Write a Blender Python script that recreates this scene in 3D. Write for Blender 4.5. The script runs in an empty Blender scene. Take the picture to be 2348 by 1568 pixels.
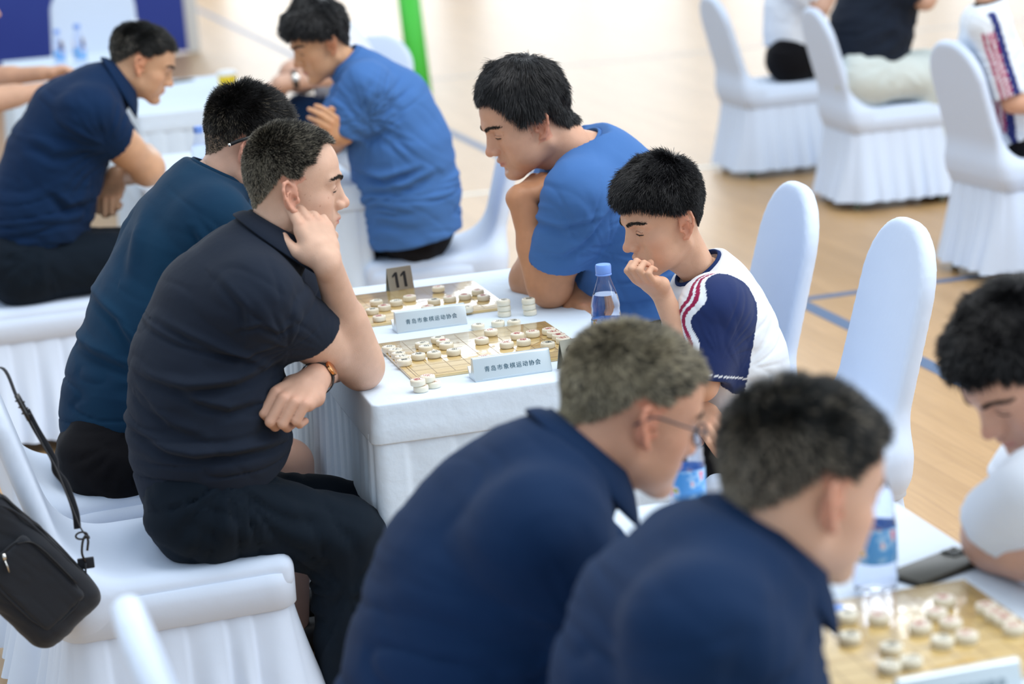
import bpy, bmesh, math, random
import numpy as np
from mathutils import Vector, Matrix
random.seed(7)
RNG = np.random.default_rng(7)
SC = bpy.context.scene
COL = SC.collection

# ------------------------------------------------------------------ camera
F_PX, PITCH, YAW, ROLL, CAM_H = 4923.277, .234085, -.249033, -.0725136, 1.8829
_fw = np.array([-math.sin(YAW)*math.cos(PITCH), math.cos(YAW)*math.cos(PITCH), -math.sin(PITCH)])
_r0 = np.array([math.cos(YAW), math.sin(YAW), 0.0])
_u0 = np.cross(_r0, _fw)
_r = math.cos(ROLL)*_r0 + math.sin(ROLL)*_u0
_u = -math.sin(ROLL)*_r0 + math.cos(ROLL)*_u0
_C = np.array([0, 0, CAM_H])
cam_data = bpy.data.cameras.new('camera')
cam = bpy.data.objects.new('camera', cam_data)
COL.objects.link(cam)
M4 = Matrix(((_r[0], _u[0], -_fw[0], _C[0]), (_r[1], _u[1], -_fw[1], _C[1]), (_r[2], _u[2], -_fw[2], _C[2]), (0, 0, 0, 1)))
cam.matrix_world = M4
cam_data.sensor_fit = 'HORIZONTAL'
cam_data.sensor_width = 36.0
cam_data.lens = F_PX/2348*36
cam_data.clip_start = .1
cam_data.clip_end = 200
cam_data.dof.use_dof = True
cam_data.dof.focus_distance = 4.72
cam_data.dof.aperture_fstop = 2.6
SC.camera = cam

def at(px, py, x=None, y=None, z=None):
    """a point of the place, on the plane x=, y= or z= (metres), seen at that pixel of the photograph"""
    v = (px-1174)*_r - (py-784)*_u + F_PX*_fw
    if z is not None: t = (z-_C[2])/v[2]
    elif x is not None: t = (x-_C[0])/v[0]
    else: t = (y-_C[1])/v[1]
    return _C + t*v

# ------------------------------------------------------------------ light
SC.view_settings.view_transform = 'Standard'
SC.view_settings.look = 'None'
SC.view_settings.gamma = 1
SC.view_settings.use_curve_mapping = False
SC.view_settings.exposure = 0.28
world = bpy.data.worlds.new('world')
SC.world = world
world.use_nodes = True
_bg = world.node_tree.nodes['Background']
_bg.inputs[0].default_value = (.80, .91, 1.0, 1)
_bg.inputs[1].default_value = .80

def area(name, loc, target, sx, sy, power, color):
    l = bpy.data.lights.new(name, 'AREA')
    l.shape = 'RECTANGLE'; l.size = sx; l.size_y = sy; l.energy = power; l.color = color
    o = bpy.data.objects.new(name, l); COL.objects.link(o)
    o.location = loc
    d = Vector(target)-Vector(loc)
    o.rotation_euler = d.to_track_quat('-Z', 'Y').to_euler()
    return o
area('hall_lamps', (3.0, 4.0, 7.5), (1.2, 4.6, .8), 6, 5, 330, (1, .97, .93))
area('side_daylight', (9.5, 1.5, 5.0), (1.2, 4.6, .8), 5, 4, 260, (.95, .98, 1))

# ------------------------------------------------------------------ materials
def mat(name, color=(.8, .8, .8), rough=.5, metal=0, spec=.5, trans=0, ior=1.45, coat=0, sheen=0, sss=0, bump=None, bump_d=.002,
        noise=None, attr=None, alpha=1, emit=None, wave=None):
    m = bpy.data.materials.new(name); m.use_nodes = True
    nt = m.node_tree; b = nt.nodes['Principled BSDF']
    I = b.inputs
    I['Base Color'].default_value = (*color, 1)
    I['Roughness'].default_value = rough; I['Metallic'].default_value = metal
    I['Specular IOR Level'].default_value = spec
    I['Transmission Weight'].default_value = trans; I['IOR'].default_value = ior
    I['Coat Weight'].default_value = coat; I['Coat Roughness'].default_value = .06
    I['Sheen Weight'].default_value = sheen
    if sheen: I['Sheen Roughness'].default_value = .6
    I['Alpha'].default_value = alpha
    if sss:
        I['Subsurface Weight'].default_value = sss; I['Subsurface Radius'].default_value = (.012, .005, .003); I['Subsurface Scale'].default_value = 1
    if emit:
        I['Emission Color'].default_value = (*emit[0], 1); I['Emission Strength'].default_value = emit[1]
    tc = nt.nodes.new('ShaderNodeTexCoord')
    src = None
    if attr:
        a = nt.nodes.new('ShaderNodeAttribute'); a.attribute_name = attr; src = a.outputs['Color']
    if noise:   # (scale, color2, contrast)
        n = nt.nodes.new('ShaderNodeTexNoise'); n.inputs['Scale'].default_value = noise[0]; n.inputs['Detail'].default_value = 6
        nt.links.new(tc.outputs['Object'], n.inputs['Vector'])
        r = nt.nodes.new('ShaderNodeMapRange'); r.inputs['From Min'].default_value = .5-noise[2]; r.inputs['From Max'].default_value = .5+noise[2]
        nt.links.new(n.outputs['Fac'], r.inputs['Value'])
        x = nt.nodes.new('ShaderNodeMix'); x.data_type = 'RGBA'
        nt.links.new(r.outputs[0], x.inputs[0])
        if src: nt.links.new(src, x.inputs[6])
        else: x.inputs[6].default_value = (*color, 1)
        x.inputs[7].default_value = (*noise[1], 1)
        src = x.outputs[2]
    if src: nt.links.new(src, I['Base Color'])
    if bump:
        n = nt.nodes.new('ShaderNodeTexNoise'); n.inputs['Scale'].default_value = bump; n.inputs['Detail'].default_value = 5
        nt.links.new(tc.outputs['Object'], n.inputs['Vector'])
        bp = nt.nodes.new('ShaderNodeBump'); bp.inputs['Distance'].default_value = bump_d; bp.inputs['Strength'].default_value = .6
        nt.links.new(n.outputs['Fac'], bp.inputs['Height'])
        nt.links.new(bp.outputs[0], I['Normal'])
    return m

def thin_clear(name, tint, refl=1.45, rough=.03):
    m = bpy.data.materials.new(name); m.use_nodes = True
    nt = m.node_tree; nt.nodes.clear(); N = nt.nodes.new; L = nt.links.new
    o = N('ShaderNodeOutputMaterial'); t = N('ShaderNodeBsdfTransparent'); g = N('ShaderNodeBsdfGlossy'); x = N('ShaderNodeMixShader'); f = N('ShaderNodeLayerWeight'); pw = N('ShaderNodeMath'); pw.operation = 'POWER'; pw.inputs[1].default_value = 3.5; ml = N('ShaderNodeMath'); ml.operation = 'MULTIPLY_ADD'; ml.inputs[1].default_value = .55; ml.inputs[2].default_value = .05
    t.inputs[0].default_value = (*tint, 1); g.inputs['Roughness'].default_value = rough; f.inputs['Blend'].default_value = .5
    L(f.outputs['Facing'], pw.inputs[0]); L(pw.outputs[0], ml.inputs[0])
    L(ml.outputs[0], x.inputs[0]); L(t.outputs[0], x.inputs[1]); L(g.outputs[0], x.inputs[2]); L(x.outputs[0], o.inputs[0])
    return m

M = {}
M['cloth'] = mat('white_cloth', (.70, .80, .92), .85, spec=.2, bump=28, bump_d=.004, noise=(3, (.66, .77, .90), .25))
M['spandex'] = mat('white_spandex', (.66, .76, .93), .7, spec=.3, bump=9, bump_d=.004)
M['chrome'] = mat('brushed_chrome', (.7, .7, .68), .25, metal=1)
M['steel'] = mat('satin_metal', (.42, .40, .33), .32, metal=.85, bump=400, bump_d=.0002)
M['silver'] = mat('silver_aluminium', (.62, .70, .75), .34, metal=.55)
M['black_ink'] = mat('black_ink', (.012, .012, .014), .4)
M['teal_ink'] = mat('teal_ink', (.03, .10, .15), .5)
M['red_ink'] = mat('red_ink', (.42, .02, .03), .5)
M['dark_ink'] = mat('dark_ink', (.03, .05, .05), .5)
M['ivory'] = mat('ivory_melamine', (.83, .79, .67), .32, spec=.5, sss=0, noise=(60, (.78, .73, .58), .3))
M['black_nylon'] = mat('black_nylon', (.008, .011, .018), .75, spec=.25, bump=900, bump_d=.0006, sheen=.15)
M['black_plastic'] = mat('black_plastic', (.012, .013, .015), .3)
M['phone_back'] = mat('phone_back', (.030, .028, .020), .35, spec=.3)
M['pet'] = mat('clear_pet', (.93, .96, 1), .03, trans=1, ior=1.30)
M['water'] = mat('water', (.97, .98, 1), .0, trans=1, ior=1.10)
M['blue_cap'] = mat('blue_cap', (.18, .36, .90), .35)
M['glass'] = thin_clear('lens_glass', (.93, .95, .97))
M['gold'] = mat('rose_gold', (.80, .38, .16), .2, metal=1)
M['green'] = mat('green_paint', (.09, .74, .08), .5)
M['banner_blue'] = mat('blue_board', (.025, .045, .33), .6, noise=(.5, (.04, .09, .46), .3))
M['white_paint'] = mat('white_paint', (.8, .82, .84), .5)
M['eye'] = mat('eye_white', (.42, .38, .35), .35)
M['iris'] = mat('iris_dark', (.02, .012, .008), .25)
M['lash'] = mat('eyelash_black', (.01, .008, .008), .6)
M['skin'] = mat('skin', rough=.46, spec=.38, attr='col', sss=.10, bump=420, bump_d=.0007)
M['nail'] = mat('nail', (.75, .47, .40), .28)
M['yellow'] = mat('yellow_fruit', (.9, .62, .02), .5)
M['pet'] = thin_clear('clear_pet', (.90, .93, 1.0))
def hair_mat(name, dark, light, mix):
    m = bpy.data.materials.new(name); m.use_nodes = True
    nt = m.node_tree; b = nt.nodes['Principled BSDF']
    h = nt.nodes.new('ShaderNodeHairInfo'); r = nt.nodes.new('ShaderNodeMapRange')
    r.inputs['From Min'].default_value = 1-mix; r.inputs['From Max'].default_value = 1-mix+.12
    nt.links.new(h.outputs['Random'], r.inputs['Value'])
    x = nt.nodes.new('ShaderNodeMix'); x.data_type = 'RGBA'
    x.inputs[6].default_value = (*dark, 1); x.inputs[7].default_value = (*light, 1)
    nt.links.new(r.outputs[0], x.inputs[0]); nt.links.new(x.outputs[2], b.inputs['Base Color'])
    b.inputs['Roughness'].default_value = .38; b.inputs['Specular IOR Level'].default_value = .5
    return m
def cloth_mat(name, c, c2=None, bump=14, d=.006, rough=.85, sheen=.2, fine=True):
    m = mat(name, c, rough, spec=.12, sheen=sheen*.12, bump=bump, bump_d=d, noise=(6, c2 or tuple(v*.8 for v in c), .25))
    return m

# ------------------------------------------------------------------ object helpers
def link(name, me, material=None, parent=None, **props):
    o = bpy.data.objects.new(name, me); COL.objects.link(o)
    if material is not None and me is not None:
        me.materials.clear(); me.materials.append(material)
    if parent is not None: o.parent = parent
    for k, v in props.items(): o[k] = v
    return o
def tag(o, label=None, cat=None, group=None, kind=None):
    if label: o['label'] = label
    if cat: o['category'] = cat
    if group: o['group'] = group
    if kind: o['kind'] = kind
    return o
def empty(name, loc=(0, 0, 0), rz=0, parent=None):
    o = bpy.data.objects.new(name, None); COL.objects.link(o)
    o.location = loc; o.rotation_euler = (0, 0, rz); o.empty_display_size = .05
    if parent is not None: o.parent = parent
    return o
def copy_tree(o, parent=None):
    c = o.copy(); COL.objects.link(c); c.parent = parent
    for ch in list(o.children): copy_tree(ch, c)
    return c
def npmesh(name, V, Q, smooth=True):
    V = np.asarray(V, np.float32); Q = np.asarray(Q, np.int32)
    me = bpy.data.meshes.new(name)
    me.vertices.add(len(V)); me.vertices.foreach_set('co', V.ravel())
    k = Q.shape[1]
    me.loops.add(Q.size); me.loops.foreach_set('vertex_index', Q.ravel())
    me.polygons.add(len(Q)); me.polygons.foreach_set('loop_start', np.arange(0, Q.size, k, dtype=np.int32))
    me.polygons.foreach_set('loop_total', np.full(len(Q), k, np.int32))
    me.polygons.foreach_set('use_smooth', np.full(len(Q), smooth))
    me.update(calc_edges=True); me.validate()
    return me
def pymesh(name, V, Fs, smooth=False):
    me = bpy.data.meshes.new(name); me.from_pydata([tuple(map(float, v)) for v in V], [], Fs)
    for p in me.polygons: p.use_smooth = smooth
    me.update(); return me
def loft(rings, cap0=False, cap1=False, closed=True):
    """rings: list of (N,3) arrays"""
    n = len(rings[0]); V = np.concatenate(rings); Fs = []
    m = n if closed else n-1
    for i in range(len(rings)-1):
        for j in range(m):
            a = i*n+j; b = i*n+(j+1) % n
            Fs.append((a, b, b+n, a+n))
    if cap0: Fs.append(tuple(range(n))[::-1])
    if cap1: Fs.append(tuple(range((len(rings)-1)*n, len(rings)*n)))
    return V, Fs
def lathe(profile, n=32, capb=True, capt=True):
    t = np.linspace(0, 2*np.pi, n, endpoint=False)
    rings = [np.stack([r*np.cos(t), r*np.sin(t), np.full(n, z)], 1) for r, z in profile]
    return loft(rings, capb, capt)
def fixn(me):
    bm = bmesh.new(); bm.from_mesh(me); bmesh.ops.recalc_face_normals(bm, faces=bm.faces); bm.to_mesh(me); bm.free(); me.update(); return me
def autosmooth(me, ang=40):
    bm = bmesh.new(); bm.from_mesh(me); bmesh.ops.recalc_face_normals(bm, faces=bm.faces)
    for f in bm.faces: f.smooth = True
    for e in bm.edges:
        if len(e.link_faces) == 2 and e.calc_face_angle(0) > math.radians(ang): e.smooth = False
    bm.to_mesh(me); bm.free(); me.update(); return me
def box_mesh(name, lo, hi, bev=0, seg=2):
    bm = bmesh.new(); bmesh.ops.create_cube(bm, size=1)
    lo = Vector(lo); hi = Vector(hi)
    for v in bm.verts:
        v.co = Vector(((v.co[i]+.5)*(hi[i]-lo[i])+lo[i] for i in range(3)))
    if bev: bmesh.ops.bevel(bm, geom=bm.edges[:], offset=bev, segments=seg, profile=.5, affect='EDGES')
    me = bpy.data.meshes.new(name); bm.to_mesh(me); bm.free(); return autosmooth(me)
def tube(name, pts, r, n=10, closed=False, flat=None):
    """tube along pts; r scalar or list; flat=(w,t) makes a strap"""
    pts = np.array(pts, float); N = len(pts); rr = np.full(N, r) if np.isscalar(r) else np.array(r)
    rings = []; up = np.array([0, 0, 1.]); prev = None
    for i in range(N):
        a = pts[max(i-1, 0)]; b = pts[min(i+1, N-1)]
        if closed: a = pts[(i-1) % N]; b = pts[(i+1) % N]
        t = b-a; t /= np.linalg.norm(t)+1e-9
        if prev is None:
            s = np.cross(t, up)
            if np.linalg.norm(s) < .1: s = np.cross(t, np.array([0, 1., 0]))
        else: s = prev-t*(prev@t)
        s /= np.linalg.norm(s); prev = s; w = np.cross(s, t)
        an = np.linspace(0, 2*np.pi, n, endpoint=False)
        if flat is not None:
            rings.append(pts[i]+np.cos(an)[:, None]*s*flat[0]+np.sin(an)[:, None]*w*flat[1])
        else: rings.append(pts[i]+rr[i]*(np.cos(an)[:, None]*s+np.sin(an)[:, None]*w))
    if closed: rings.append(rings[0])
    V, Fs = loft(rings, not closed, not closed)
    me = pymesh(name, V, Fs, True)
    return fixn(me)
def catmull(P, n=8):
    P = np.array(P, float); Q = [P[0]]
    E = np.vstack([2*P[0]-P[1], P, 2*P[-1]-P[-2]])
    for i in range(1, len(E)-2):
        for t in np.linspace(0, 1, n+1)[1:]:
            p0, p1, p2, p3 = E[i-1:i+3]
            Q.append(.5*((2*p1)+(-p0+p2)*t+(2*p0-5*p1+4*p2-p3)*t*t+(-p0+3*p1-3*p2+p3)*t**3))
    return np.array(Q)

# ------------------------------------------------------------------ implicit surfaces: fields sampled on a grid, meshed by surface nets
class Field:
    def __init__(s, lo, hi, h):
        s.h = h; s.lo = np.array(lo, float)
        s.n = np.maximum(np.ceil((np.array(hi)-s.lo)/h).astype(int)+1, 4)
        s.ax = [s.lo[i]+h*np.arange(s.n[i]) for i in range(3)]
        s.v = np.ones(s.n, np.float32)
    def _reg(s, lo, hi):
        a = np.clip(np.floor((lo-s.lo)/s.h).astype(int), 0, s.n-1); b = np.clip(np.ceil((hi-s.lo)/s.h).astype(int)+1, 1, s.n)
        if np.any(b <= a): return None
        return tuple(slice(a[i], b[i]) for i in range(3))
    def op(s, pr, k=.01, sub=False):
        lo, hi, fn = pr
        m = k+3*s.h
        sl = s._reg(np.asarray(lo)-m, np.asarray(hi)+m)
        if sl is None: return
        X = s.ax[0][sl[0]][:, None, None]; Y = s.ax[1][sl[1]][None, :, None]; Z = s.ax[2][sl[2]][None, None, :]
        d = fn(X, Y, Z).astype(np.float32); a = s.v[sl]
        if sub:
            d = -d; hh = np.clip(.5-.5*(d-a)/k, 0, 1)
            s.v[sl] = d*(1-hh)+a*hh+k*hh*(1-hh)
        else:
            hh = np.clip(.5+.5*(d-a)/k, 0, 1)
            s.v[sl] = d*(1-hh)+a*hh-k*hh*(1-hh)
    def add(s, *prs, k=.01):
        for p in prs: s.op(p, k)
    def cut(s, *prs, k=.004):
        for p in prs: s.op(p, k, True)
    def mesh(s):
        v = s.v; n = s.n; neg = v < 0
        ids = []; pos = []; quads = []
        strides = np.array([n[1]*n[2], n[2], 1])
        for ax in range(3):
            sl0 = [slice(None)]*3; sl1 = [slice(None)]*3; sl0[ax] = slice(0, -1); sl1[ax] = slice(1, None)
            a = neg[tuple(sl0)]; b = neg[tuple(sl1)]
            I = np.argwhere(a != b)
            o = [k for k in range(3) if k != ax]
            ok = (I[:, o[0]] > 0) & (I[:, o[1]] > 0) & (I[:, o[0]] < n[o[0]]-1) & (I[:, o[1]] < n[o[1]]-1)
            I = I[ok]
            J = I.copy(); J[:, ax] += 1
            va = v[tuple(I.T)]; vb = v[tuple(J.T)]
            t = va/(va-vb)
            P = I.astype(np.float32); P[:, ax] += t
            base = I@strides
            u = strides[o[0]]; w = strides[o[1]]
            c = np.stack([base-u-w, base-w, base, base-u], 1)
            for k in range(4): ids.append(c[:, k]); pos.append(P)
            flip = ~neg[tuple(I.T)]
            if ax == 1: flip = ~flip
            c2 = c.copy(); c2[flip] = c2[flip][:, ::-1]
            quads.append(c2)
        ids = np.concatenate(ids); pos = np.concatenate(pos)
        U, inv = np.unique(ids, return_inverse=True)
        cnt = np.bincount(inv)
        V = np.stack([np.bincount(inv, pos[:, k])/cnt for k in range(3)], 1)
        Q = np.searchsorted(U, np.concatenate(quads))
        return V*s.h+s.lo, Q.astype(np.int32)
def A(*p): return np.array(p, float)
def cap(a, b, ra, rb=None):
    a = np.asarray(a, float); b = np.asarray(b, float); rb = ra if rb is None else rb
    ba = b-a; L = ba@ba+1e-12; r = max(ra, rb)
    def fn(X, Y, Z):
        x = X-a[0]; y = Y-a[1]; z = Z-a[2]
        h = np.clip((x*ba[0]+y*ba[1]+z*ba[2])/L, 0, 1)
        return np.sqrt((x-ba[0]*h)**2+(y-ba[1]*h)**2+(z-ba[2]*h)**2)-(ra+(rb-ra)*h)
    return np.minimum(a, b)-r, np.maximum(a, b)+r, fn
def wcap(a, b, ra, rb, sy, yc=None):
    """capsule widened sy times across y"""
    a = np.asarray(a, float); b = np.asarray(b, float)
    ba = b-a; L = ba[0]**2+ba[2]**2+(ba[1]/sy)**2+1e-12; r = max(ra, rb)
    def fn(X, Y, Z):
        x = X-a[0]; y = (Y-a[1])/sy; z = Z-a[2]; by = ba[1]/sy
        h = np.clip((x*ba[0]+y*by+z*ba[2])/L, 0, 1)
        return np.sqrt((x-ba[0]*h)**2+(y-by*h)**2+(z-ba[2]*h)**2)-(ra+(rb-ra)*h)
    e = A(r, r*sy, r)
    return np.minimum(a, b)-e, np.maximum(a, b)+e, fn
def ell(c, r, R=None):
    c = np.asarray(c, float); r = np.asarray(r, float)*np.ones(3); m = r.max()
    def fn(X, Y, Z):
        x = X-c[0]; y = Y-c[1]; z = Z-c[2]
        if R is not None:
            x, y, z = (x*R[0][0]+y*R[1][0]+z*R[2][0]), (x*R[0][1]+y*R[1][1]+z*R[2][1]), (x*R[0][2]+y*R[1][2]+z*R[2][2])
        q = (x/r[0])**2+(y/r[1])**2+(z/r[2])**2
        k0 = np.sqrt(q); k1 = np.sqrt((x/r[0]**2)**2+(y/r[1]**2)**2+(z/r[2]**2)**2)+1e-9
        return k0*(k0-1)/k1
    return c-m, c+m, fn
def rbox(c, half, r, R=None):
    c = np.asarray(c, float); half = np.asarray(half, float); m = np.linalg.norm(half)
    def fn(X, Y, Z):
        x = X-c[0]; y = Y-c[1]; z = Z-c[2]
        if R is not None:
            x, y, z = (x*R[0][0]+y*R[1][0]+z*R[2][0]), (x*R[0][1]+y*R[1][1]+z*R[2][1]), (x*R[0][2]+y*R[1][2]+z*R[2][2])
        qx = np.abs(x)-half[0]+r; qy = np.abs(y)-half[1]+r; qz = np.abs(z)-half[2]+r
        return np.sqrt(np.maximum(qx, 0)**2+np.maximum(qy, 0)**2+np.maximum(qz, 0)**2)+np.minimum(np.maximum(qx, np.maximum(qy, qz)), 0)-r
    return c-m, c+m, fn
def clipped(pr, p, n):
    """keep the side of the plane (p, n) away from n"""
    p = np.asarray(p, float); n = np.asarray(n, float)/np.linalg.norm(n)
    lo, hi, fn = pr
    return lo, hi, lambda X, Y, Z: np.maximum(fn(X, Y, Z), (X-p[0])*n[0]+(Y-p[1])*n[1]+(Z-p[2])*n[2])
def unit(v): v = np.asarray(v, float); return v/np.linalg.norm(v)
def rot_axis(v, ax, ang):
    ax = unit(ax); return v*math.cos(ang)+np.cross(ax, v)*math.sin(ang)+ax*(ax@v)*(1-math.cos(ang))
def vnoise(P, scale, seed=0):
    """smooth value noise at points (N,3)"""
    r = np.random.default_rng(abs(int(seed))); T = r.random(4096).astype(np.float32)
    q = np.asarray(P)*scale+1000; i = np.floor(q).astype(np.int64); f = q-i; f = f*f*(3-2*f)
    def hsh(dx, dy, dz): return T[((i[:, 0]+dx)*73856093 ^ (i[:, 1]+dy)*19349663 ^ (i[:, 2]+dz)*83492791) & 4095]
    x, y, z = f.T
    c00 = hsh(0, 0, 0)*(1-x)+hsh(1, 0, 0)*x; c10 = hsh(0, 1, 0)*(1-x)+hsh(1, 1, 0)*x
    c01 = hsh(0, 0, 1)*(1-x)+hsh(1, 0, 1)*x; c11 = hsh(0, 1, 1)*(1-x)+hsh(1, 1, 1)*x
    return ((c00*(1-y)+c10*y)*(1-z)+(c01*(1-y)+c11*y)*z)*2-1
def vnormals(V, Q):
    n = np.cross(V[Q[:, 2]]-V[Q[:, 0]], V[Q[:, 3]]-V[Q[:, 1]])
    N = np.zeros_like(V)
    for k in range(4):
        for c in range(3): N[:, c] += np.bincount(Q[:, k], n[:, c], len(V))
    return N/(np.linalg.norm(N, axis=1)[:, None]+1e-12)
def relax(V, Q, it=1, w=.5):
    for _ in range(it):
        S = np.zeros_like(V); C = np.zeros(len(V))
        for a, b in ((0, 1), (1, 2), (2, 3), (3, 0)):
            for c in range(3):
                S[:, c] += np.bincount(Q[:, a], V[Q[:, b], c], len(V))+np.bincount(Q[:, b], V[Q[:, a], c], len(V))
            C += np.bincount(Q[:, a], minlength=len(V))+np.bincount(Q[:, b], minlength=len(V))
        V = V*(1-w)+w*S/np.maximum(C, 1)[:, None]
    return V
def text_mesh(body, size, extrude=.0004, space=1.0, align='CENTER', off=0):
    c = bpy.data.curves.new('t', 'FONT'); c.body = body; c.size = size; c.extrude = extrude; c.resolution_u = 2
    c.align_x = align; c.align_y = 'CENTER'; c.space_character = space; c.offset = off
    o = bpy.data.objects.new('t', c); COL.objects.link(o)
    dg = bpy.context.evaluated_depsgraph_get(); dg.update()
    me = bpy.data.meshes.new_from_object(o.evaluated_get(dg))
    bpy.data.objects.remove(o); bpy.data.curves.remove(c)
    return me
# ------------------------------------------------------------------ the setting
def floor_material():
    m = bpy.data.materials.new('maple_court_floor'); m.use_nodes = True
    nt = m.node_tree; b = nt.nodes['Principled BSDF']; N = nt.nodes.new; L = nt.links.new
    tc = N('ShaderNodeTexCoord')
    mp = N('ShaderNodeMapping'); mp.inputs['Rotation'].default_value = (0, 0, math.radians(90)); L(tc.outputs['Object'], mp.inputs[0])
    br = N('ShaderNodeTexBrick'); br.inputs['Scale'].default_value = 1; br.inputs['Brick Width'].default_value = 1.1; br.inputs['Row Height'].default_value = .075
    br.inputs['Mortar Size'].default_value = .0012; br.inputs['Color1'].default_value = (.55, .335, .15, 1); br.inputs['Color2'].default_value = (.48, .285, .12, 1)
    br.inputs['Mortar'].default_value = (.42, .25, .12, 1); br.inputs['Bias'].default_value = -.1
    L(mp.outputs[0], br.inputs['Vector'])
    n = N('ShaderNodeTexNoise'); n.inputs['Scale'].default_value = 6; n.inputs['Detail'].default_value = 8
    mp2 = N('ShaderNodeMapping'); mp2.inputs['Scale'].default_value = (12, .8, 1); L(tc.outputs['Object'], mp2.inputs[0]); L(mp2.outputs[0], n.inputs[0])
    mx = N('ShaderNodeMix'); mx.data_type = 'RGBA'; mx.blend_type = 'MULTIPLY'; mx.inputs[0].default_value = .35
    cr = N('ShaderNodeValToRGB'); cr.color_ramp.elements[0].position = .35; cr.color_ramp.elements[0].color = (.72, .66, .6, 1); cr.color_ramp.elements[1].position = .65
    L(n.outputs['Fac'], cr.inputs[0]); L(br.outputs['Color'], mx.inputs[6]); L(cr.outputs[0], mx.inputs[7])
    L(mx.outputs[2], b.inputs['Base Color'])
    b.inputs['Roughness'].default_value = .38; b.inputs['Specular IOR Level'].default_value = .42
    b.inputs['Coat Weight'].default_value = .05; b.inputs['Coat Roughness'].default_value = .25
    bp = N('ShaderNodeBump'); bp.inputs['Distance'].default_value = .02; bp.inputs['Strength'].default_value = .15
    n2 = N('ShaderNodeTexNoise'); n2.inputs['Scale'].default_value = .9; L(tc.outputs['Object'], n2.inputs[0]); L(n2.outputs['Fac'], bp.inputs['Height']); L(bp.outputs[0], b.inputs['Normal'])
    return m
fl = link('floor', box_mesh('floor', (-14, -8, -.1), (22, 38, 0)), floor_material(), kind='structure')
def stripe(name, x0, y0, x1, y1, color, rough=.3):
    m = mat(name+'_paint', color, .5, spec=.3)
    o = link('court_line', box_mesh(name, (x0, y0, -.01), (x1, y1, .0015)), m, parent=fl)
    o['label'] = name.replace('_', ' ')
    return o
stripe('dark_blue_court_line', 3.095, 1.0, 3.16, 28, (.10, .16, .28))
stripe('dark_blue_cross_court_line', 3.16, 7.69, 12, 7.75, (.10, .16, .28))
stripe('white_court_line', 2.2, 11.03, 9, 11.09, (.8, .8, .74))
stripe('grey_court_line', 2.2, 16.6, 12, 16.66, (.45, .45, .45))
stripe('faded_court_line', 4.2, 24.0, 16, 24.1, (.5, .42, .4))
# far wall with tall daylight windows
WY = 33.0
wallm = mat('wall_paint', (.72, .72, .70), .8)
winm = mat('daylit_glass', (.8, .9, 1), .2, emit=((.90, .95, 1), 2.6))
xs = np.arange(-12, 20.1, 4.0)
link('wall_back', box_mesh('wb', (-14, WY, 0), (22, WY+.3, .35)), wallm, kind='structure')
link('wall_back', box_mesh('wb2', (-14, WY, 12.4), (22, WY+.3, 14)), wallm, kind='structure')
for i, x in enumerate(xs):
    link('wall_back', box_mesh('pier', (x-.3, WY, .35), (x+.3, WY+.3, 12.4)), wallm, kind='structure')
frm = mat('window_frame', (.35, .36, .38), .5)
for i, x in enumerate(xs[:-1]):
    w = link('window_%d' % (i+1), box_mesh('glass', (x+.3, WY+.12, .35), (x+3.7, WY+.16, 12.4)), winm, kind='structure')
    for k in range(1, 4):
        z = .35+k*3.0
        link('window_bar', box_mesh('bar', (x+.3, WY+.05, z-.05), (x+3.7, WY+.11, z+.05)), frm, parent=w)
    link('window_bar', box_mesh('bar', (x+1.96, WY+.05, .35), (x+2.04, WY+.11, 12.4)), frm, parent=w)

# ------------------------------------------------------------------ banquet chair under a stretch cover
def rrect(hx, hy, r, n=96, cx=0, cy=0):
    """rounded rectangle outline, evenly spaced by arc"""
    P = []
    for sx, sy, a0 in ((1, 1, 0), (-1, 1, 90), (-1, -1, 180), (1, -1, 270)):
        for a in np.linspace(a0, a0+90, 9):
            P.append((cx+sx*(hx-r)+r*math.cos(math.radians(a)), cy+sy*(hy-r)+r*math.sin(math.radians(a))))
    P = np.array(P+[P[0]]); d = np.r_[0, np.cumsum(np.linalg.norm(np.diff(P, axis=0), axis=1))]
    t = np.linspace(0, d[-1], n, endpoint=False)
    Q = np.stack([np.interp(t, d, P[:, 0]), np.interp(t, d, P[:, 1])], 1)
    T = np.roll(Q, -1, 0)-np.roll(Q, 1, 0); T /= np.linalg.norm(T, axis=1)[:, None]
    Nn = np.stack([T[:, 1], -T[:, 0]], 1)
    return Q, Nn, t, d[-1]
def pleated(hx, hy, r, z0, z1, flare, pitch, amp0, amp1, seed, n=420, rows=14, sharp=True, cx=0, hem=.006):
    Q, Nn, t, L = rrect(hx, hy, r, n, cx)
    rg = np.random.default_rng(seed)
    k = max(4, int(round(L/pitch)))
    edges = (np.arange(k+1)+np.r_[0, rg.uniform(-.22, .22, k-1), 0])*L/k
    idx = np.clip(np.searchsorted(edges, t, side='right')-1, 0, k-1)
    u = (t-edges[idx])/(edges[idx+1]-edges[idx])
    strength = rg.uniform(.55, 1.25, k)[idx]
    saw = np.where(u < .86, u/.86, (1-u)/.14)*strength            # knife pleats
    soft = .5-.5*np.cos(2*np.pi*u)
    wob = np.interp(t, np.linspace(0, L, 17), np.r_[rg.uniform(-1, 1, 16), 0])
    rings = []
    for i in range(rows+1):
        s = i/rows; z = z0+(z1-z0)*s
        f = saw*(1-s**.5)+soft*strength*s**.5 if sharp else soft*strength
        off = .002+flare*s**1.2+(amp0+(amp1-amp0)*s)*(f-.25)+wob*.012*s
        zz = np.full(n, z)+(hem*wob*s)
        rings.append(np.c_[Q+Nn*off[:, None], zz])
    return loft(rings)
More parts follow.
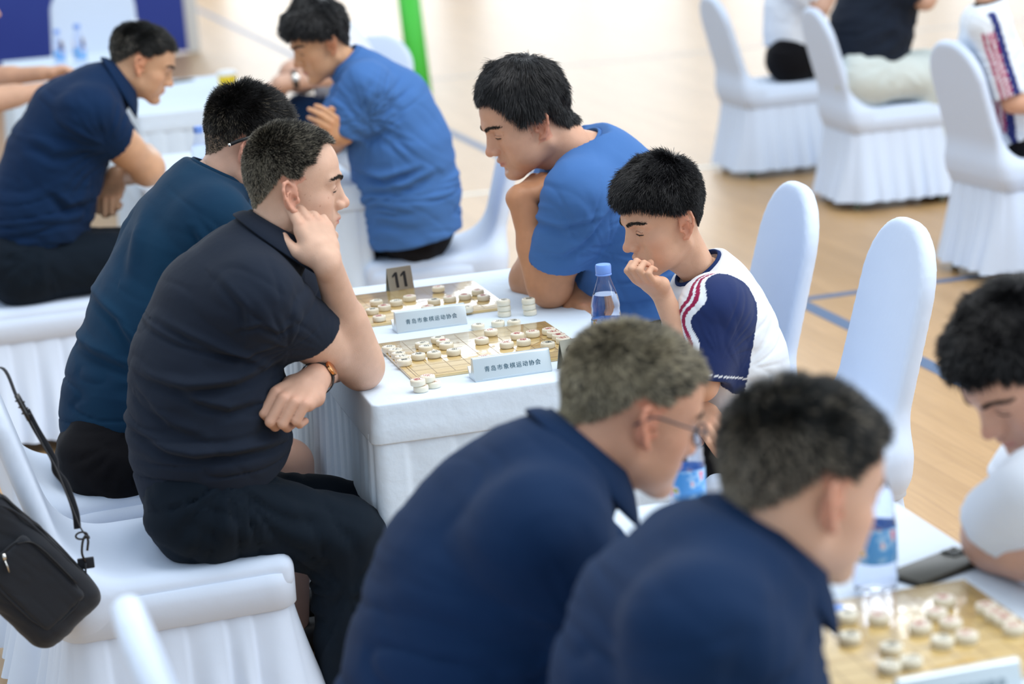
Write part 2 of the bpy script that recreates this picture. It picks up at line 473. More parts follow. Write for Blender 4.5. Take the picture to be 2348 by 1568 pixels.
def chair_cover_mesh():
    h = .0085
    f = Field((-.47, -.27, .34), (.30, .27, 1.02), h)
    ang = math.radians(15)
    R = np.array([[math.cos(ang), 0, -math.sin(ang)], [0, 1, 0], [math.sin(ang), 0, math.cos(ang)]]).T
    # backrest: extruded rounded outline, reclined
    ux = A(math.cos(ang), 0, math.sin(ang)); uz = A(-math.sin(ang), 0, math.cos(ang)); c = A(-.20, 0, .44)
    def back(X, Y, Z):
        x = X-c[0]; z = Z-c[2]
        u = x*ux[0]+z*ux[2]; v = x*uz[0]+z*uz[2]
        u = u-.02*(v/.5)**2*0+.10*np.maximum(.16-v, 0)**2*0
        half = .200-.016*np.clip(v/.5, 0, 1)
        top = .535
        rr = .165
        qy = np.abs(Y)-half+rr; qv = v-top+rr
        d2 = np.sqrt(np.maximum(qy, 0)**2+np.maximum(qv, 0)**2)+np.minimum(np.maximum(qy, qv), 0)-rr
        d2 = np.maximum(d2, -v-.05)
        th = .021
        wx = np.abs(u)-th
        e = .018
        a = np.maximum(d2+e, 0); b = np.maximum(wx+e, 0)
        return np.sqrt(a*a+b*b)+np.minimum(np.maximum(d2+e, wx+e), 0)-e
    f.add((A(-.47, -.27, .34), A(-.1, .27, 1.02), back), k=.001)
    f.add(rbox((.01, 0, .44), (.235, .222, .04), .03), k=.11)
    return f.mesh()
_cv = chair_cover_mesh()
CH_COVER = npmesh('chair_cover', *_cv)
CH_BAND = None
def make_chair(name, label, group, loc, rz, seed=1):
    global CH_BAND
    root = empty(name, loc, rz)
    tag(root, label, 'chair', group)
    link('seat_cover', CH_COVER, M['spandex'], root)
    if CH_BAND is None:
        Q, Nn, t, L = rrect(.238, .224, .05, 160, .005)
        rings = [np.c_[Q+Nn*o, np.full(160, z)] for o, z in ((-.012, .452), (.003, .445), (.005, .42), (.004, .372), (-.002, .368))]
        V, Fs = loft(rings); CH_BAND = pymesh('valance', V, Fs, True)
        V, Fs = pleated(.232, .218, .05, .372, .045, .065, .075, .004, .034, 3, cx=.005)
        make_chair.sk = pymesh('chair_skirt', V, Fs, True)
        make_chair.lg = [tube('leg', [(sx*.19, sy*.18, .40), (sx*.215, sy*.20, .0)], .011, 10) for sx in (-1, 1) for sy in (-1, 1)]
        make_chair.ft = [tube('foot', [(sx*.2137, sy*.199, .03), (sx*.215, sy*.20, .0)], .015, 10) for sx in (-1, 1) for sy in (-1, 1)]
    link('valance', CH_BAND, M['spandex'], root)
    link('skirt', make_chair.sk, M['spandex'], root)
    for lg, ft in zip(make_chair.lg, make_chair.ft):
        l = link('leg', lg, M['chrome'], root)
        link('foot', ft, M['green_rubber'] if 'green_rubber' in M else M['black_plastic'], l)
    return root
M['green_rubber'] = mat('grey_green_rubber', (.25, .30, .24), .5)

# ------------------------------------------------------------------ tables
TABLES = {}
def make_table(name, label, x0, x1, y0, y1, seed=1, group=None, drop=.085):
    cx, cy = (x0+x1)/2, (y0+y1)/2; hx, hy = (x1-x0)/2, (y1-y0)/2
    root = empty(name, (cx, cy, 0)); tag(root, label, 'table', group)
    n = 360
    Q, Nn, t, L = rrect(hx, hy, .014, n)
    rg = np.random.default_rng(seed+50)
    w = np.interp(t, np.linspace(0, L, 25), np.r_[rg.uniform(-1, 1, 24), 0])
    rings = []
    for o, z in ((-.30, .7505), (-.16, .7505), (-.03, .7503), (-.006, .7502), (-.0025, .7497), (-.0007, .7480), (0, .7455), (.0006, .738), (.001, .728), (.004, .70), (.007, .75-drop+.003), (.006, .75-drop), (.001, .75-drop+.001)):
        if o < -.02:
            s = 1+o/hx*1.0; s = max(s, .05); rings.append(np.c_[Q[:, 0]*s, Q[:, 1]*(1+o/hy), np.full(n, z)])
        else: rings.append(np.c_[Q+Nn*(o+.002*w*(z < .72))[:, None], np.full(n, z)])
    V, Fs = loft(rings, cap0=True)
    link('tablecloth_top', fixn(pymesh('top', V, Fs, True)), M['cloth'], root)
    V, Fs = pleated(hx-.001, hy-.001, .02, .75-drop+.016, .02, .03, .083, .006, .03, seed, n=900, rows=12)
    link('table_skirt', pymesh('skirt', V, Fs, True), M['cloth'], root)
    return root
# ------------------------------------------------------------------ boards, pieces, plates
TZ = .7505
def board_material():
    m = bpy.data.materials.new('laminated_board'); m.use_nodes = True
    nt = m.node_tree; b = nt.nodes['Principled BSDF']; N = nt.nodes.new; L = nt.links.new
    tc = N('ShaderNodeTexCoord')
    mp = N('ShaderNodeMapping'); mp.inputs['Scale'].default_value = (3, 30, 3); L(tc.outputs['Object'], mp.inputs[0])
    n = N('ShaderNodeTexNoise'); n.inputs['Scale'].default_value = 2.2; n.inputs['Detail'].default_value = 5; L(mp.outputs[0], n.inputs[0])
    cr = N('ShaderNodeValToRGB'); cr.color_ramp.elements[0].position = .3; cr.color_ramp.elements[0].color = (.60, .40, .12, 1)
    cr.color_ramp.elements[1].position = .7; cr.color_ramp.elements[1].color = (.74, .54, .22, 1)
    L(n.outputs['Fac'], cr.inputs[0]); L(cr.outputs[0], b.inputs['Base Color'])
    b.inputs['Roughness'].default_value = .3; b.inputs['Coat Weight'].default_value = 1; b.inputs['Coat Roughness'].default_value = .09; b.inputs['Coat IOR'].default_value = 2.2
    n2 = N('ShaderNodeTexNoise'); n2.inputs['Scale'].default_value = 25; L(tc.outputs['Object'], n2.inputs[0])
    bp = N('ShaderNodeBump'); bp.inputs['Distance'].default_value = .0022; bp.inputs['Strength'].default_value = .6; L(n2.outputs['Fac'], bp.inputs['Height']); L(bp.outputs[0], b.inputs['Coat Normal'])
    return m
M['board'] = board_material()
M['board_edge'] = mat('board_edge', (.62, .52, .16), .35)
M['line_ink'] = mat('brown_ink', (.22, .14, .07), .5)
def board_meshes():
    hx, hy, t = .205, .18, .007
    top = box_mesh('slab', (-hx, -hy, 0), (hx, hy, t), .0015)
    V = []; Fs = []
    def seg(x0, y0, x1, y1, w=.0006):
        d = unit(A(x1-x0, y1-y0)); nn = A(-d[1], d[0])*w; i = len(V)
        for p in (A(x0, y0)+nn, A(x1, y1)+nn, A(x1, y1)-nn, A(x0, y0)-nn): V.append((p[0], p[1], t+.0002))
        Fs.append((i+3, i+2, i+1, i))
    cx, cy = .0415, .0408
    for i in range(10):
        x = (i-4.5)*cx; seg(x, -4*cy, x, 4*cy)
    for j in range(9):
        y = (j-4)*cy
        if j in (0, 8): seg(-4.5*cx, y, 4.5*cx, y)
        else: seg(-4.5*cx, y, -.5*cx, y); seg(.5*cx, y, 4.5*cx, y)
    for s in (-1, 1):
        seg(s*4.5*cx, -cy, s*2.5*cx, cy); seg(s*4.5*cx, cy, s*2.5*cx, -cy)
    for a, b in (((-.193, -.171), (.193, -.171)), ((.193, -.171), (.193, .171)), ((.193, .171), (-.193, .171)), ((-.193, .171), (-.193, -.171))): seg(*a, *b, .0009)
    return top, pymesh('grid', V, Fs)
B_TOP, B_GRID = board_meshes()
def make_board(label, cx, cy, rz=0):
    r = empty('xiangqi_board', (cx, cy, TZ), rz); tag(r, label, 'game board', 'wooden xiangqi boards')
    link('board_panel', B_TOP, M['board'], r); link('printed_grid', B_GRID, M['line_ink'], r)
    return r
# puck
PR, PH = .0163, .0138
_prof = [(0.0001, 0), (PR-.003, 0), (PR-.0012, .0007), (PR-.0003, .0022), (PR, .005), (PR, PH-.005), (PR-.0003, PH-.0026), (PR-.0014, PH-.0009), (PR-.0032, PH-.0001), (PR-.0040, PH-.0003), (.0001, PH-.0003)]
V, Fs = lathe(_prof, 36, True, True); P_BODY = autosmooth(pymesh('disc', V, Fs, True), 60)
_rg = []
for r0, r1 in ((.0118, .0124),):
    th = np.linspace(0, 2*np.pi, 37)[:-1]
    Vr = np.r_[np.c_[r0*np.cos(th), r0*np.sin(th), np.full(36, PH)], np.c_[r1*np.cos(th), r1*np.sin(th), np.full(36, PH)]]
    P_RING = pymesh('ring', Vr, [(i, (i+1) % 36, 36+(i+1) % 36, 36+i) for i in range(36)])
GLYPH = {}
PIECE0 = {}
def make_piece(ch, color, label, px, py, zbase, group, ry=None):
    key = (ch, color)
    p = at(px, py, z=zbase+PH/2)
    rz = (random.uniform(-.35, .35) + (0 if color == 'r' else math.pi)) + (-math.pi/2 if color == 'b' else math.pi/2)*0
    root = link('xiangqi_piece', P_BODY, M['ivory'])
    root.location = (p[0], p[1], zbase); root.rotation_euler = (0, 0, (math.pi/2 if color == 'r' else -math.pi/2)+random.uniform(-.4, .4))
    tag(root, label, 'game piece', group)
    if ch not in GLYPH: GLYPH[ch] = text_mesh(ch, .0165, .0001)
    gk = (ch, color)
    if gk not in PIECE0:
        me = GLYPH[ch].copy(); PIECE0[gk] = me
    g = link('character', PIECE0[gk], M['red_ink'] if color == 'r' else M['dark_ink'], root); g.location = (0, 0, PH)
    rk = 'ring'+color
    if rk not in PIECE0: PIECE0[rk] = P_RING.copy()
    link('engraved_ring', PIECE0[rk], M['red_ink'] if color == 'r' else M['dark_ink'], root)
    return root
# name plates and number stands
def plate_mesh(L=.172):
    prof = [(0, .002), (.001, 0), (.04, 0), (.047, .003), (.0575, .022), (.0555, .0235), (.045, .012), (.040, .010), (.033, .014), (.027, .030), (.0245, .0455), (.022, .0488), (.0155, .0492), (.0125, .0475), (.0112, .0445)]
    rings = []
    for x in (-L/2, -L/2+.001, L/2-.001, L/2):
        s = .97 if abs(x) == L/2 else 1
        rings.append(np.array([(x, .025+(v-.025)*s, .024+(z-.024)*s) for v, z in prof]))
    V, Fs = loft(rings, True, True)
    return autosmooth(pymesh('plate', V, Fs), 35)
PLATE = plate_mesh()
PL_TXT = text_mesh('青岛市象棋运动协会', .0128, .00015, 1.22)
PL_SLOT = box_mesh('slot', (-.070, -.0006, .0), (.070, .0006, .0016))
def make_plate(label, a, b, zb=TZ, group='silver name plates on the tables'):
    """a, b: bottom front corners in the place"""
    a = np.array(a); b = np.array(b); c = (a+b)/2; rz = math.atan2(b[1]-a[1], b[0]-a[0])
    r = link('name_plate', PLATE, M['silver']); r.location = (c[0], c[1], zb); r.rotation_euler = (0, 0, rz)
    tag(r, label, 'name plate', group)
    t = link('inscription', PL_TXT, M['teal_ink'], r)
    t.location = (0, .0056-.0006, .0235); t.rotation_euler = (math.radians(90-14), 0, 0)
    s = link('insert_slot', PL_SLOT, M['silver'], r); s.location = (.0, .0005, .0035)
    return r
def stand_mesh(w=.066, hgt=.064, dep=.036):
    t = .0018
    prof = [(0, 0), (dep/2-t*.3, hgt), (dep/2+t*.3, hgt), (dep, 0), (dep-t*1.1, 0), (dep/2, hgt-t*2.2), (t*1.1, 0)]
    rings = [np.array([(x, v, z) for v, z in prof]) for x in (-w/2, w/2)]
    V, Fs = loft(rings, False, False); n = len(prof)
    # caps as two strips (the stand is open below)
    for o, fl_ in ((0, 1), (n, 0)):
        for q in ((0, 1, 5, 6), (1, 2, 5), (2, 3, 4, 5)):
            q = [i+o for i in q]; Fs.append(tuple(q[::-1] if fl_ else q))
    return fixn(pymesh('stand', V, Fs))
STAND = stand_mesh()
def digits_mesh(num, hh=.040, st=.0075):
    V = []; Fs = []
    def poly(P, z=.0006):
        n = len(P); i = len(V)
        for p in P: V.append((p[0], p[1], 0))
        for p in P: V.append((p[0], p[1], z))
        Fs.append(tuple(range(i+n, i+2*n))); Fs.append(tuple(range(i, i+n))[::-1])
        for k in range(n): Fs.append((i+k, i+(k+1) % n, i+n+(k+1) % n, i+n+k))
    for q, c in enumerate(num):
        x = (q-(len(num)-1)/2)*.0225
        if c == '1':
            h = hh/2; poly([(x+st*.6, -h), (x+st*.6, h), (x-st*.25, h), (x-st*1.35, h*.60), (x-st*1.35, h*.30), (x-st*.4, h*.58), (x-st*.4, -h)])
        else:
            n = 28; a = np.linspace(0, 2*np.pi, n+1)[:-1]; i = len(V)
            for zz in (0, .0006):
                for rx, ry in ((.0105, hh/2), (.0105-st, hh/2-st*.8)):
                    for t in a: V.append((x+rx*math.cos(t), ry*math.sin(t), zz))
            for k in range(n):
                k2 = (k+1) % n
                Fs.append((i+2*n+k, i+2*n+k2, i+3*n+k2, i+3*n+k)); Fs.append((i+k, i+k2, i+2*n+k2, i+2*n+k)); Fs.append((i+n+k, i+n+k2, i+3*n+k2, i+3*n+k))
    return fixn(pymesh('digits', V, Fs))
def make_stand(num, label, c, rz):
    r = link('number_stand', STAND, M['steel']); r.location = (c[0], c[1], TZ); r.rotation_euler = (0, 0, rz); tag(r, label, 'table number')
    t = link('number', digits_mesh(num), M['black_ink'], r)
    # bold upright figures on the leaning face
    lean = math.atan2(.064, .018)
    t.location = (0, .0085, .033); t.rotation_euler = (lean, 0, 0); t.scale = (1, 1, 1)
    return r
# bottles
def bottle_meshes(h=.222, r=.0325):
    prof = [(.0001, .004), (r*.62, .002), (r*.9, .004), (r, .012), (r, .030), (r*.965, .034), (r, .038), (r, .105), (r*.96, .109), (r*.99, .114), (r*.93, .125), (r*.97, .133), (r*.90, .146), (r*.80, .158), (r*.62, .175), (r*.46, .190), (r*.42, .196), (r*.42, .200), (r*.47, .202), (r*.42, .204), (r*.40, .214)]
    n = 48; t = np.linspace(0, 2*np.pi, n, endpoint=False)
    def rings(scale, zmax, prof):
        out = []
        for rr, z in prof:
            if z > zmax: break
            w = 1+.012*np.sin(3*t+z*90)*np.clip((z-.11)/.02, 0, 1)*(z < .16)+.012*np.cos(8*t)*(.012 < z < .03)
            out.append(np.c_[rr*scale*w*np.cos(t), rr*scale*w*np.sin(t), np.full(n, z)])
        return out
    V, Fs = loft(rings(1, 1, prof), True, False); shell = fixn(pymesh('bottle', V, Fs, True))
    R2 = rings(.975, .165, prof); R2[0][:, 2] += .001
    V, Fs = loft(R2, True, True); water = autosmooth(pymesh('water', V, Fs, True), 50)
    capp = [(.0001, .203), (r*.50, .203), (r*.52, .205), (r*.52, .219), (r*.48, .222), (.0001, .2222)]
    V, Fs = lathe(capp, 36); cp = autosmooth(pymesh('cap', V, Fs, True), 35)
    V, Fs = lathe([(r*1.008, .052), (r*1.012, .053), (r*1.012, .103), (r*1.008, .104)], 48, False, False); lb = pymesh('label', V, Fs, True)
    V, Fs = lathe([(r*.50, .1985), (r*.53, .199), (r*.53, .202), (r*.50, .2025)], 36, False, False); ring = pymesh('neck_ring', V, Fs, True)
    return shell, water, cp, lb, ring
BOT = bottle_meshes()
def label_mat(name, cols):
    m = bpy.data.materials.new(name); m.use_nodes = True
    nt = m.node_tree; b = nt.nodes['Principled BSDF']; N = nt.nodes.new; L = nt.links.new
    tc = N('ShaderNodeTexCoord'); n = N('ShaderNodeTexNoise'); n.inputs['Scale'].default_value = 55; n.inputs['Detail'].default_value = 1
    L(tc.outputs['Object'], n.inputs[0]); cr = N('ShaderNodeValToRGB'); e = cr.color_ramp.elements
    while len(e) < len(cols): e.new(.5)
    for i, (p, c) in enumerate(cols): e[i].position = p; e[i].color = (*c, 1)
    cr.color_ramp.interpolation = 'CONSTANT'
    L(n.outputs['Fac'], cr.inputs[0]); L(cr.outputs[0], b.inputs['Base Color']); b.inputs['Roughness'].default_value = .3
    return m
M['label'] = label_mat('bottle_label', [(0, (.10, .38, .85)), (.50, (.30, .58, .95)), (.60, (.75, .85, .95)), (.65, (.85, .15, .35)), (.68, (.9, .7, .05)), (.72, (.02, .45, .15))])
def make_bottle(label, x, y, z=TZ, s=1.0, lab=True, group='water bottles'):
    r = link('water_bottle', BOT[0], M['pet']); r.location = (x, y, z); r.scale = (s, s, s); tag(r, label, 'bottle', group)
    link('water', BOT[1], M['water'], r); link('bottle_cap', BOT[2], M['blue_cap'], r); link('neck_ring', BOT[4], M['blue_cap'], r)
    if lab: link('bottle_label', BOT[3], M['label'], r)
    return r
# ------------------------------------------------------------------ tables
make_table('banquet_table', 'white pleated table carrying the two boards and the number 11 stand', .765, 1.415, 4.215, 5.42, 1, 'white clothed tables')
make_table('banquet_table', 'white pleated table with a black phone and a board, nearest the camera', .80, 1.44, 2.0, 3.33, 2, 'white clothed tables')
make_table('banquet_table', 'white pleated table between the bending man in navy and the young man in blue', .62, 1.34, 7.10, 8.36, 3, 'white clothed tables')
make_table('banquet_table', 'small white pleated table in the back with a dark phone at its edge', .82, 1.44, 9.75, 11.2, 4, 'white clothed tables')
make_table('banquet_table', 'farthest white table holding two upright bottles before the round chair back', .35, 1.15, 12.1, 13.2, 5, 'white clothed tables')

# boards on the main table
make_board('glossy yellow board in front of the man in black, nearer the camera', 1.087, 4.553, math.radians(1))
make_board('glossy yellow board beside the number 11 stand', 1.05, 5.112, math.radians(.5))
make_board('yellow board in the lower right, by the black phone', 1.155, 2.575, math.radians(-1))
BZ = TZ+.0072
CH_NAMES = {'车': 'chariot', '马': 'horse', '象': 'elephant', '士': 'advisor', '将': 'general', '炮': 'cannon', '卒': 'soldier', '帅': 'general', '仕': 'advisor', '相': 'elephant', '兵': 'soldier'}
z1 = lambda x, y: (860+x/8.254, 720+y/8.254)
z2 = lambda x, y: (1060+x/7.827, 720+y/7.827)
z3 = lambda x, y: (820+x/7.827, 600+y/7.827)
z4 = lambda x, y: (1060+x/7.827, 600+y/7.827)
z5 = lambda x, y: (1840+x/4.622, 1260+y/4.622)
G1, G2, G3 = 'pieces on and around the nearer board', 'pieces on and around the farther board', 'pieces on the lower right board'
L1 = [
 (z1(262, 662), '车', 'b', 'black-lettered piece at the far end of the row of five'),
 (z1(385, 715), '士', 'b', 'second black-lettered piece from the far end of the row of five'),
 (z1(442, 780), '将', 'b', 'middle black-lettered piece of the row of five'),
 (z1(508, 842), '士', 'b', 'fourth black-lettered piece from the far end of the row of five'),
 (z1(548, 912), '象', 'b', 'black-lettered piece nearest the board corner, ending the row of five'),
 (z1(820, 800), '炮', 'b', 'black-lettered piece standing just right of the row of five, left of its twin'),
 (z1(1115, 763), '马', 'b', 'black-lettered piece right of the small gap, white glare below it'),
 (z1(1488, 718), '卒', 'b', 'lone black-lettered piece before the middle of the nearer board'),
 (z1(890, 588), '马', 'b', 'black-lettered piece half hidden behind another, second cluster'),
 (z1(955, 650), '卒', 'b', 'black-lettered piece in front of the half hidden one, second cluster'),
 (z1(1188, 487), '象', 'b', 'black-lettered piece at the far board edge beside a red one'),
 (z1(1288, 540), '炮', 'r', 'red-lettered piece squeezed between two black-lettered ones'),
 (z1(1350, 600), '卒', 'b', 'black-lettered piece in front of the squeezed red one'),
 (z2(350, 478), '兵', 'r', 'red-lettered piece at the river, left of the red side'),
 (z2(515, 328), '马', 'r', 'red-lettered piece on the far board edge near three loose pieces'),
 (z2(798, 550), '兵', 'r', 'red-lettered piece left front of the four standing in a square'),
 (z2(990, 392), '炮', 'r', 'red-lettered piece left rear of the four standing in a square'),
 (z2(1103, 505), '相', 'r', 'red-lettered piece right front of the four standing in a square'),
 (z2(1265, 352), '马', 'r', 'red-lettered piece right rear of the four standing in a square'),
 (z2(1557, 305), '车', 'r', 'red-lettered piece at the far end of the row of four'),
 (z2(1642, 355), '仕', 'r', 'second red-lettered piece from the far end of the row of four'),
 (z2(1738, 408), '帅', 'r', 'third red-lettered piece from the far end of the row of four'),
 (z2(1810, 468), '仕', 'r', 'red-lettered piece nearest the camera in the row of four'),
 (z2(1535, 552), '炮', 'b', 'black-lettered piece alone before the row of four red ones'),
 (z2(410, 800), '兵', 'r', 'red-lettered piece mostly hidden by the nearer name plate'),
]
for (q, ch, c, l) in L1: make_piece(ch, c, l, *q, BZ, G1)
L2 = [
 (z3(335, 735), '车', 'b', 'pale piece behind the forearm on the farther board, glare around it'),
 (z3(478, 825), '炮', 'r', 'red-lettered piece second from the forearm on the farther board'),
 (z3(690, 738), '马', 'b', 'piece just under the left half of the number 11 stand'),
 (z3(935, 653), '兵', 'r', 'red-lettered piece just under the right half of the number 11 stand'),
 (z3(388, 1015), '相', 'r', 'red-lettered piece lowest by the forearm, left of the farther plate'),
 (z3(262, 890), '象', 'b', 'piece partly hidden by the forearm edge'),
 (z3(1450, 488), '马', 'r', 'red-lettered piece on the far edge of the farther board'),
 (z3(1370, 718), '炮', 'b', 'black-lettered piece just above the farther plate'),
 (z3(1255, 835), '兵', 'r', 'piece of which only the top shows over the farther plate'),
 (z3(1655, 668), '车', 'r', 'red-lettered piece right of the black-lettered one above the farther plate'),
 (z3(1925, 628), '相', 'r', 'red-lettered piece third from the right side of the farther board'),
 (z3(2155, 545), '仕', 'r', 'piece farthest right and rearmost on the farther board'),
 (z3(2262, 645), '帅', 'r', 'red-lettered piece nearest the right edge of the farther board'),
 (z3(1960, 850), '士', 'b', 'piece peeping out behind the right end of the farther plate'),
]
for (q, ch, c, l) in L2: make_piece(ch, c, l, *q, BZ, G2)
# loose pieces on the cloth
L3 = [
 (z2(280, 228), '卒', 'b', 'loose black-lettered piece on the cloth, nearest the farther plate', TZ),
 (z2(640, 170), '马', 'b', 'loose black-lettered piece on the cloth, middle of the loose three', TZ),
 (z2(925, 157), '炮', 'b', 'loose black-lettered piece on the cloth, farthest right of the loose three', TZ),
]
for (q, ch, c, l, z) in L3: make_piece(ch, c, l, *q, z, 'loose pieces on the cloth')
for nm, X, Y in (('left', 757, (715, 825, 930)), ('right', 1207, (690, 805, 905))):
    base = at(*z4(X, Y[2]), z=TZ+PH/2)
    for k, w in enumerate(('bottom', 'middle', 'top')):
        r = make_piece('卒' if nm == 'left' else '象', 'b', '%s piece of the %s by the %s' % (w, 'stack of three beside the board corner' if nm == 'left' else 'stack of three', 'board' if nm == 'left' else 'elbow of the man in blue'), *z4(X, Y[2]), TZ, 'stacked pieces')
        r.location = (base[0]+random.uniform(-.001, .001), base[1]+random.uniform(-.001, .001), TZ+k*PH)
for nm, q in (('front', z1(868, 1405)), ('rear', z1(1105, 1325))):
    base = at(*q, z=TZ+PH/2)
    for k, w in enumerate(('bottom', 'top')):
        r = make_piece('炮' if nm == 'front' else '兵', 'r', '%s piece of the %s short stack at the near board corner' % (w, nm), *q, TZ, 'short stacks at the board corner')
        off = (-.0055, .001) if nm == 'front' else (-.011, .002)
        r.location = (base[0]+off[0]*k, base[1]+off[1]*k, TZ+k*PH)
L4 = [((470, 712), '车', 'b'), ((810, 728), '兵', 'r'), ((500, 935), '炮', 'b'), ((940, 1050), '象', 'b'), ((920, 1245), '士', 'b'), ((1150, 1192), '马', 'b'), ((1500, 545), '相', 'r'), ((1420, 685), '兵', 'r'),
      ((1250, 828), '炮', 'r'), ((1570, 785), '马', 'r'), ((1480, 975), '卒', 'b'), ((1740, 925), '兵', 'r'), ((1955, 620), '车', 'r'), ((2050, 692), '仕', 'r'), ((2150, 750), '帅', 'r'), ((2245, 838), '仕', 'r')]
D4 = ['dark-lettered piece at the far left of the lower right board', 'red-lettered piece over the bottle reflection', 'dark-lettered piece beside the navy collar', 'rear dark-lettered piece of the three at the lower edge',
      'left front dark-lettered piece of the three at the lower edge', 'right front dark-lettered piece of the three at the lower edge', 'red-lettered piece nearest the phone', 'red-lettered piece below the one nearest the phone',
      'leftmost red-lettered piece of the central cluster', 'red-lettered piece in the middle of the central cluster', 'dark-lettered piece in front of the central cluster', 'red-lettered piece right of the dark one in front',
      'red-lettered piece, first of the diagonal row at the right edge', 'red-lettered piece, second of the diagonal row at the right edge', 'red-lettered piece, third of the diagonal row at the right edge', 'red-lettered piece, last and nearest of the diagonal row at the right edge']
for (q, ch, c), l in zip(L4, D4): make_piece(ch, c, l, *z5(*q), BZ, G3)
make_plate('silver plate with Chinese lettering in front of the nearer board', at(1090, 877, z=TZ), at(1267, 851, z=TZ))
make_plate('silver plate with Chinese lettering on the near edge of the farther board', at(909, 766, z=TZ+.0), at(1075, 743, z=TZ+.0))
make_plate('blurred silver plate at the bottom edge of the photo', at(2058, 1655, z=TZ), at(2362, 1597, z=TZ))
make_stand('11', 'satin metal tent stand numbered 11', (at(896, 674, z=TZ)+at(951, 667, z=TZ))/2, math.radians(8))
make_stand('10', 'metal tent stand numbered 10, half behind the greying head', at(1300, 851, z=TZ)+A(.028, .006, 0), math.radians(14))
make_bottle('clear water bottle with blue cap beside the boy', *(at(1397, 838, z=TZ)[:2]), s=1.0, group=None)
make_bottle('water bottle with colourful label beside the nearest man', *(at(2008, 1357, z=TZ)[:2]), s=1.02)
make_bottle('water bottle between the two nearest navy shirts', *(at(1580, 1200, z=TZ)[:2]), s=.95)
make_bottle('water bottle behind the neck of the man in teal', *(at(464, 392, y=7.35)[:2]), s=1)
bx = at(139, 152, y=12.35); make_bottle('left of the two bottles before the round white chair back', bx[0], bx[1], s=1.0)
bx = at(186, 150, y=12.25); make_bottle('right, taller of the two bottles before the round white chair back', bx[0], bx[1], s=1.12)

# ------------------------------------------------------------------ chairs
W = 'white chairs round the tables'
def ch(label, x, y, rz, z=0, group=W): return make_chair('covered_chair', label, group, (x, y, z), math.radians(rz))
ch('white covered chair of the man in black, shoulder bag hung on its back', .315, 4.36, 2)
ch('white covered chair under the man in the teal shirt', .27, 4.98, 4)
ch('white covered chair with open hem, under the bending man in navy', .17, 7.25, 0)
ch('white covered chair under the young man in blue, concave back seen from the side', 1.58, 7.25, 170)
ch('empty-backed white chair behind the man in blue', 1.73, 5.07, 176)
ch('white chair back behind the boy, nearest the floor line', 1.745, 4.45, 176)
ch('blurred white chair of the man with glasses, its back cut by the bottom edge', .475, 2.63, 0)
ch('white chair under the nearest man in navy', .52, 2.06, 0)
ch('white chair under the man in the white tee', 1.85, 2.62, 180)
ch('white chair seen side-on at the top, black trousers on it', 4.27, 10.75, 0)
ch('large white chair at the top holding pale trousers', 4.35, 9.55, -3)
ch('white chair of the child with the striped sleeve', 4.15, 7.75, 4)
ch('white chair back cut by the right edge', 4.35, 6.95, 2)
ch('far white chair with a round back facing the camera, before the blue board', .93, 13.9, -100).scale = (1.22, 1.45, 1.18)
hx_ = at(800, 270, y=9.9); ch('far white chair behind the head of the young man in blue', hx_[0]+.07, 10.02, -122)
hx_ = at(-150, 430, y=8.9); ch('white chair beyond the left edge, under the person reaching out', hx_[0]-.05, 8.9, 0)

# ------------------------------------------------------------------ blue board and green post far behind
br = empty('display_board', (1.1, 21.0, 0)); tag(br, 'big blue board with white edge standing far behind', 'display board')
P0 = at(455, 125, z=0)
link('blue_panel', box_mesh('p', (-3.6, 0, .02), (P0[0]-1.1-.06, .08, 3.0), .01), M['banner_blue'], br)
link('white_edge', box_mesh('e', (P0[0]-1.1-.06, -.01, .0), (P0[0]-1.1+.06, .09, 3.0), .01), M['white_paint'], br)
br.rotation_euler = (0, 0, math.radians(-2))
gp = at(965, 216, z=0); gt = at(938, 0, y=gp[1]+.3)
d = gt-gp; gt2 = gp+d*1.6
link_post = link('green_post', tube('post', [gp, gt2], .085, 4), M['green'])
tag(link_post, 'bright green slanting post standing on the floor', 'post')
# phones
ph = link('mobile_phone', box_mesh('ph', (-.0375, -.079, 0), (.0375, .079, .009), .004, 3), M['phone_back'])
q = at(2160, 1312, z=TZ); ph.location = (q[0]+.0, q[1]+.012, TZ+.0002); ph.rotation_euler = (0, 0, math.radians(-68)); tag(ph, 'black phone lying face down by the colourful bottle', 'phone')
camb = link('camera_bump', box_mesh('cb', (-.033, .040, .0088), (-.003, .073, .0105), .0015), M['black_plastic'], ph)
for dx, dy in ((-.026, .064), (-.010, .064), (-.026, .048)):
    V, Fs = lathe([(.0001, 0), (.0055, 0), (.0055, .0015), (.0001, .0016)], 20); l = link('camera_lens', autosmooth(pymesh('l', V, Fs)), M['phone_back'], ph); l.location = (dx, dy, .0104)
ph2 = link('mobile_phone', box_mesh('ph', (-.0375, -.079, 0), (.0375, .079, .009), .004, 3), M['phone_back'])
q = at(420, 182, z=TZ); ph2.location = (1.0, 10.0, TZ+.0005); ph2.location = (q[0]-.04, q[1]-.1, TZ+.0005); ph2.rotation_euler = (0, 0, math.radians(-60)); tag(ph2, 'dark phone on the small table in the back', 'phone')
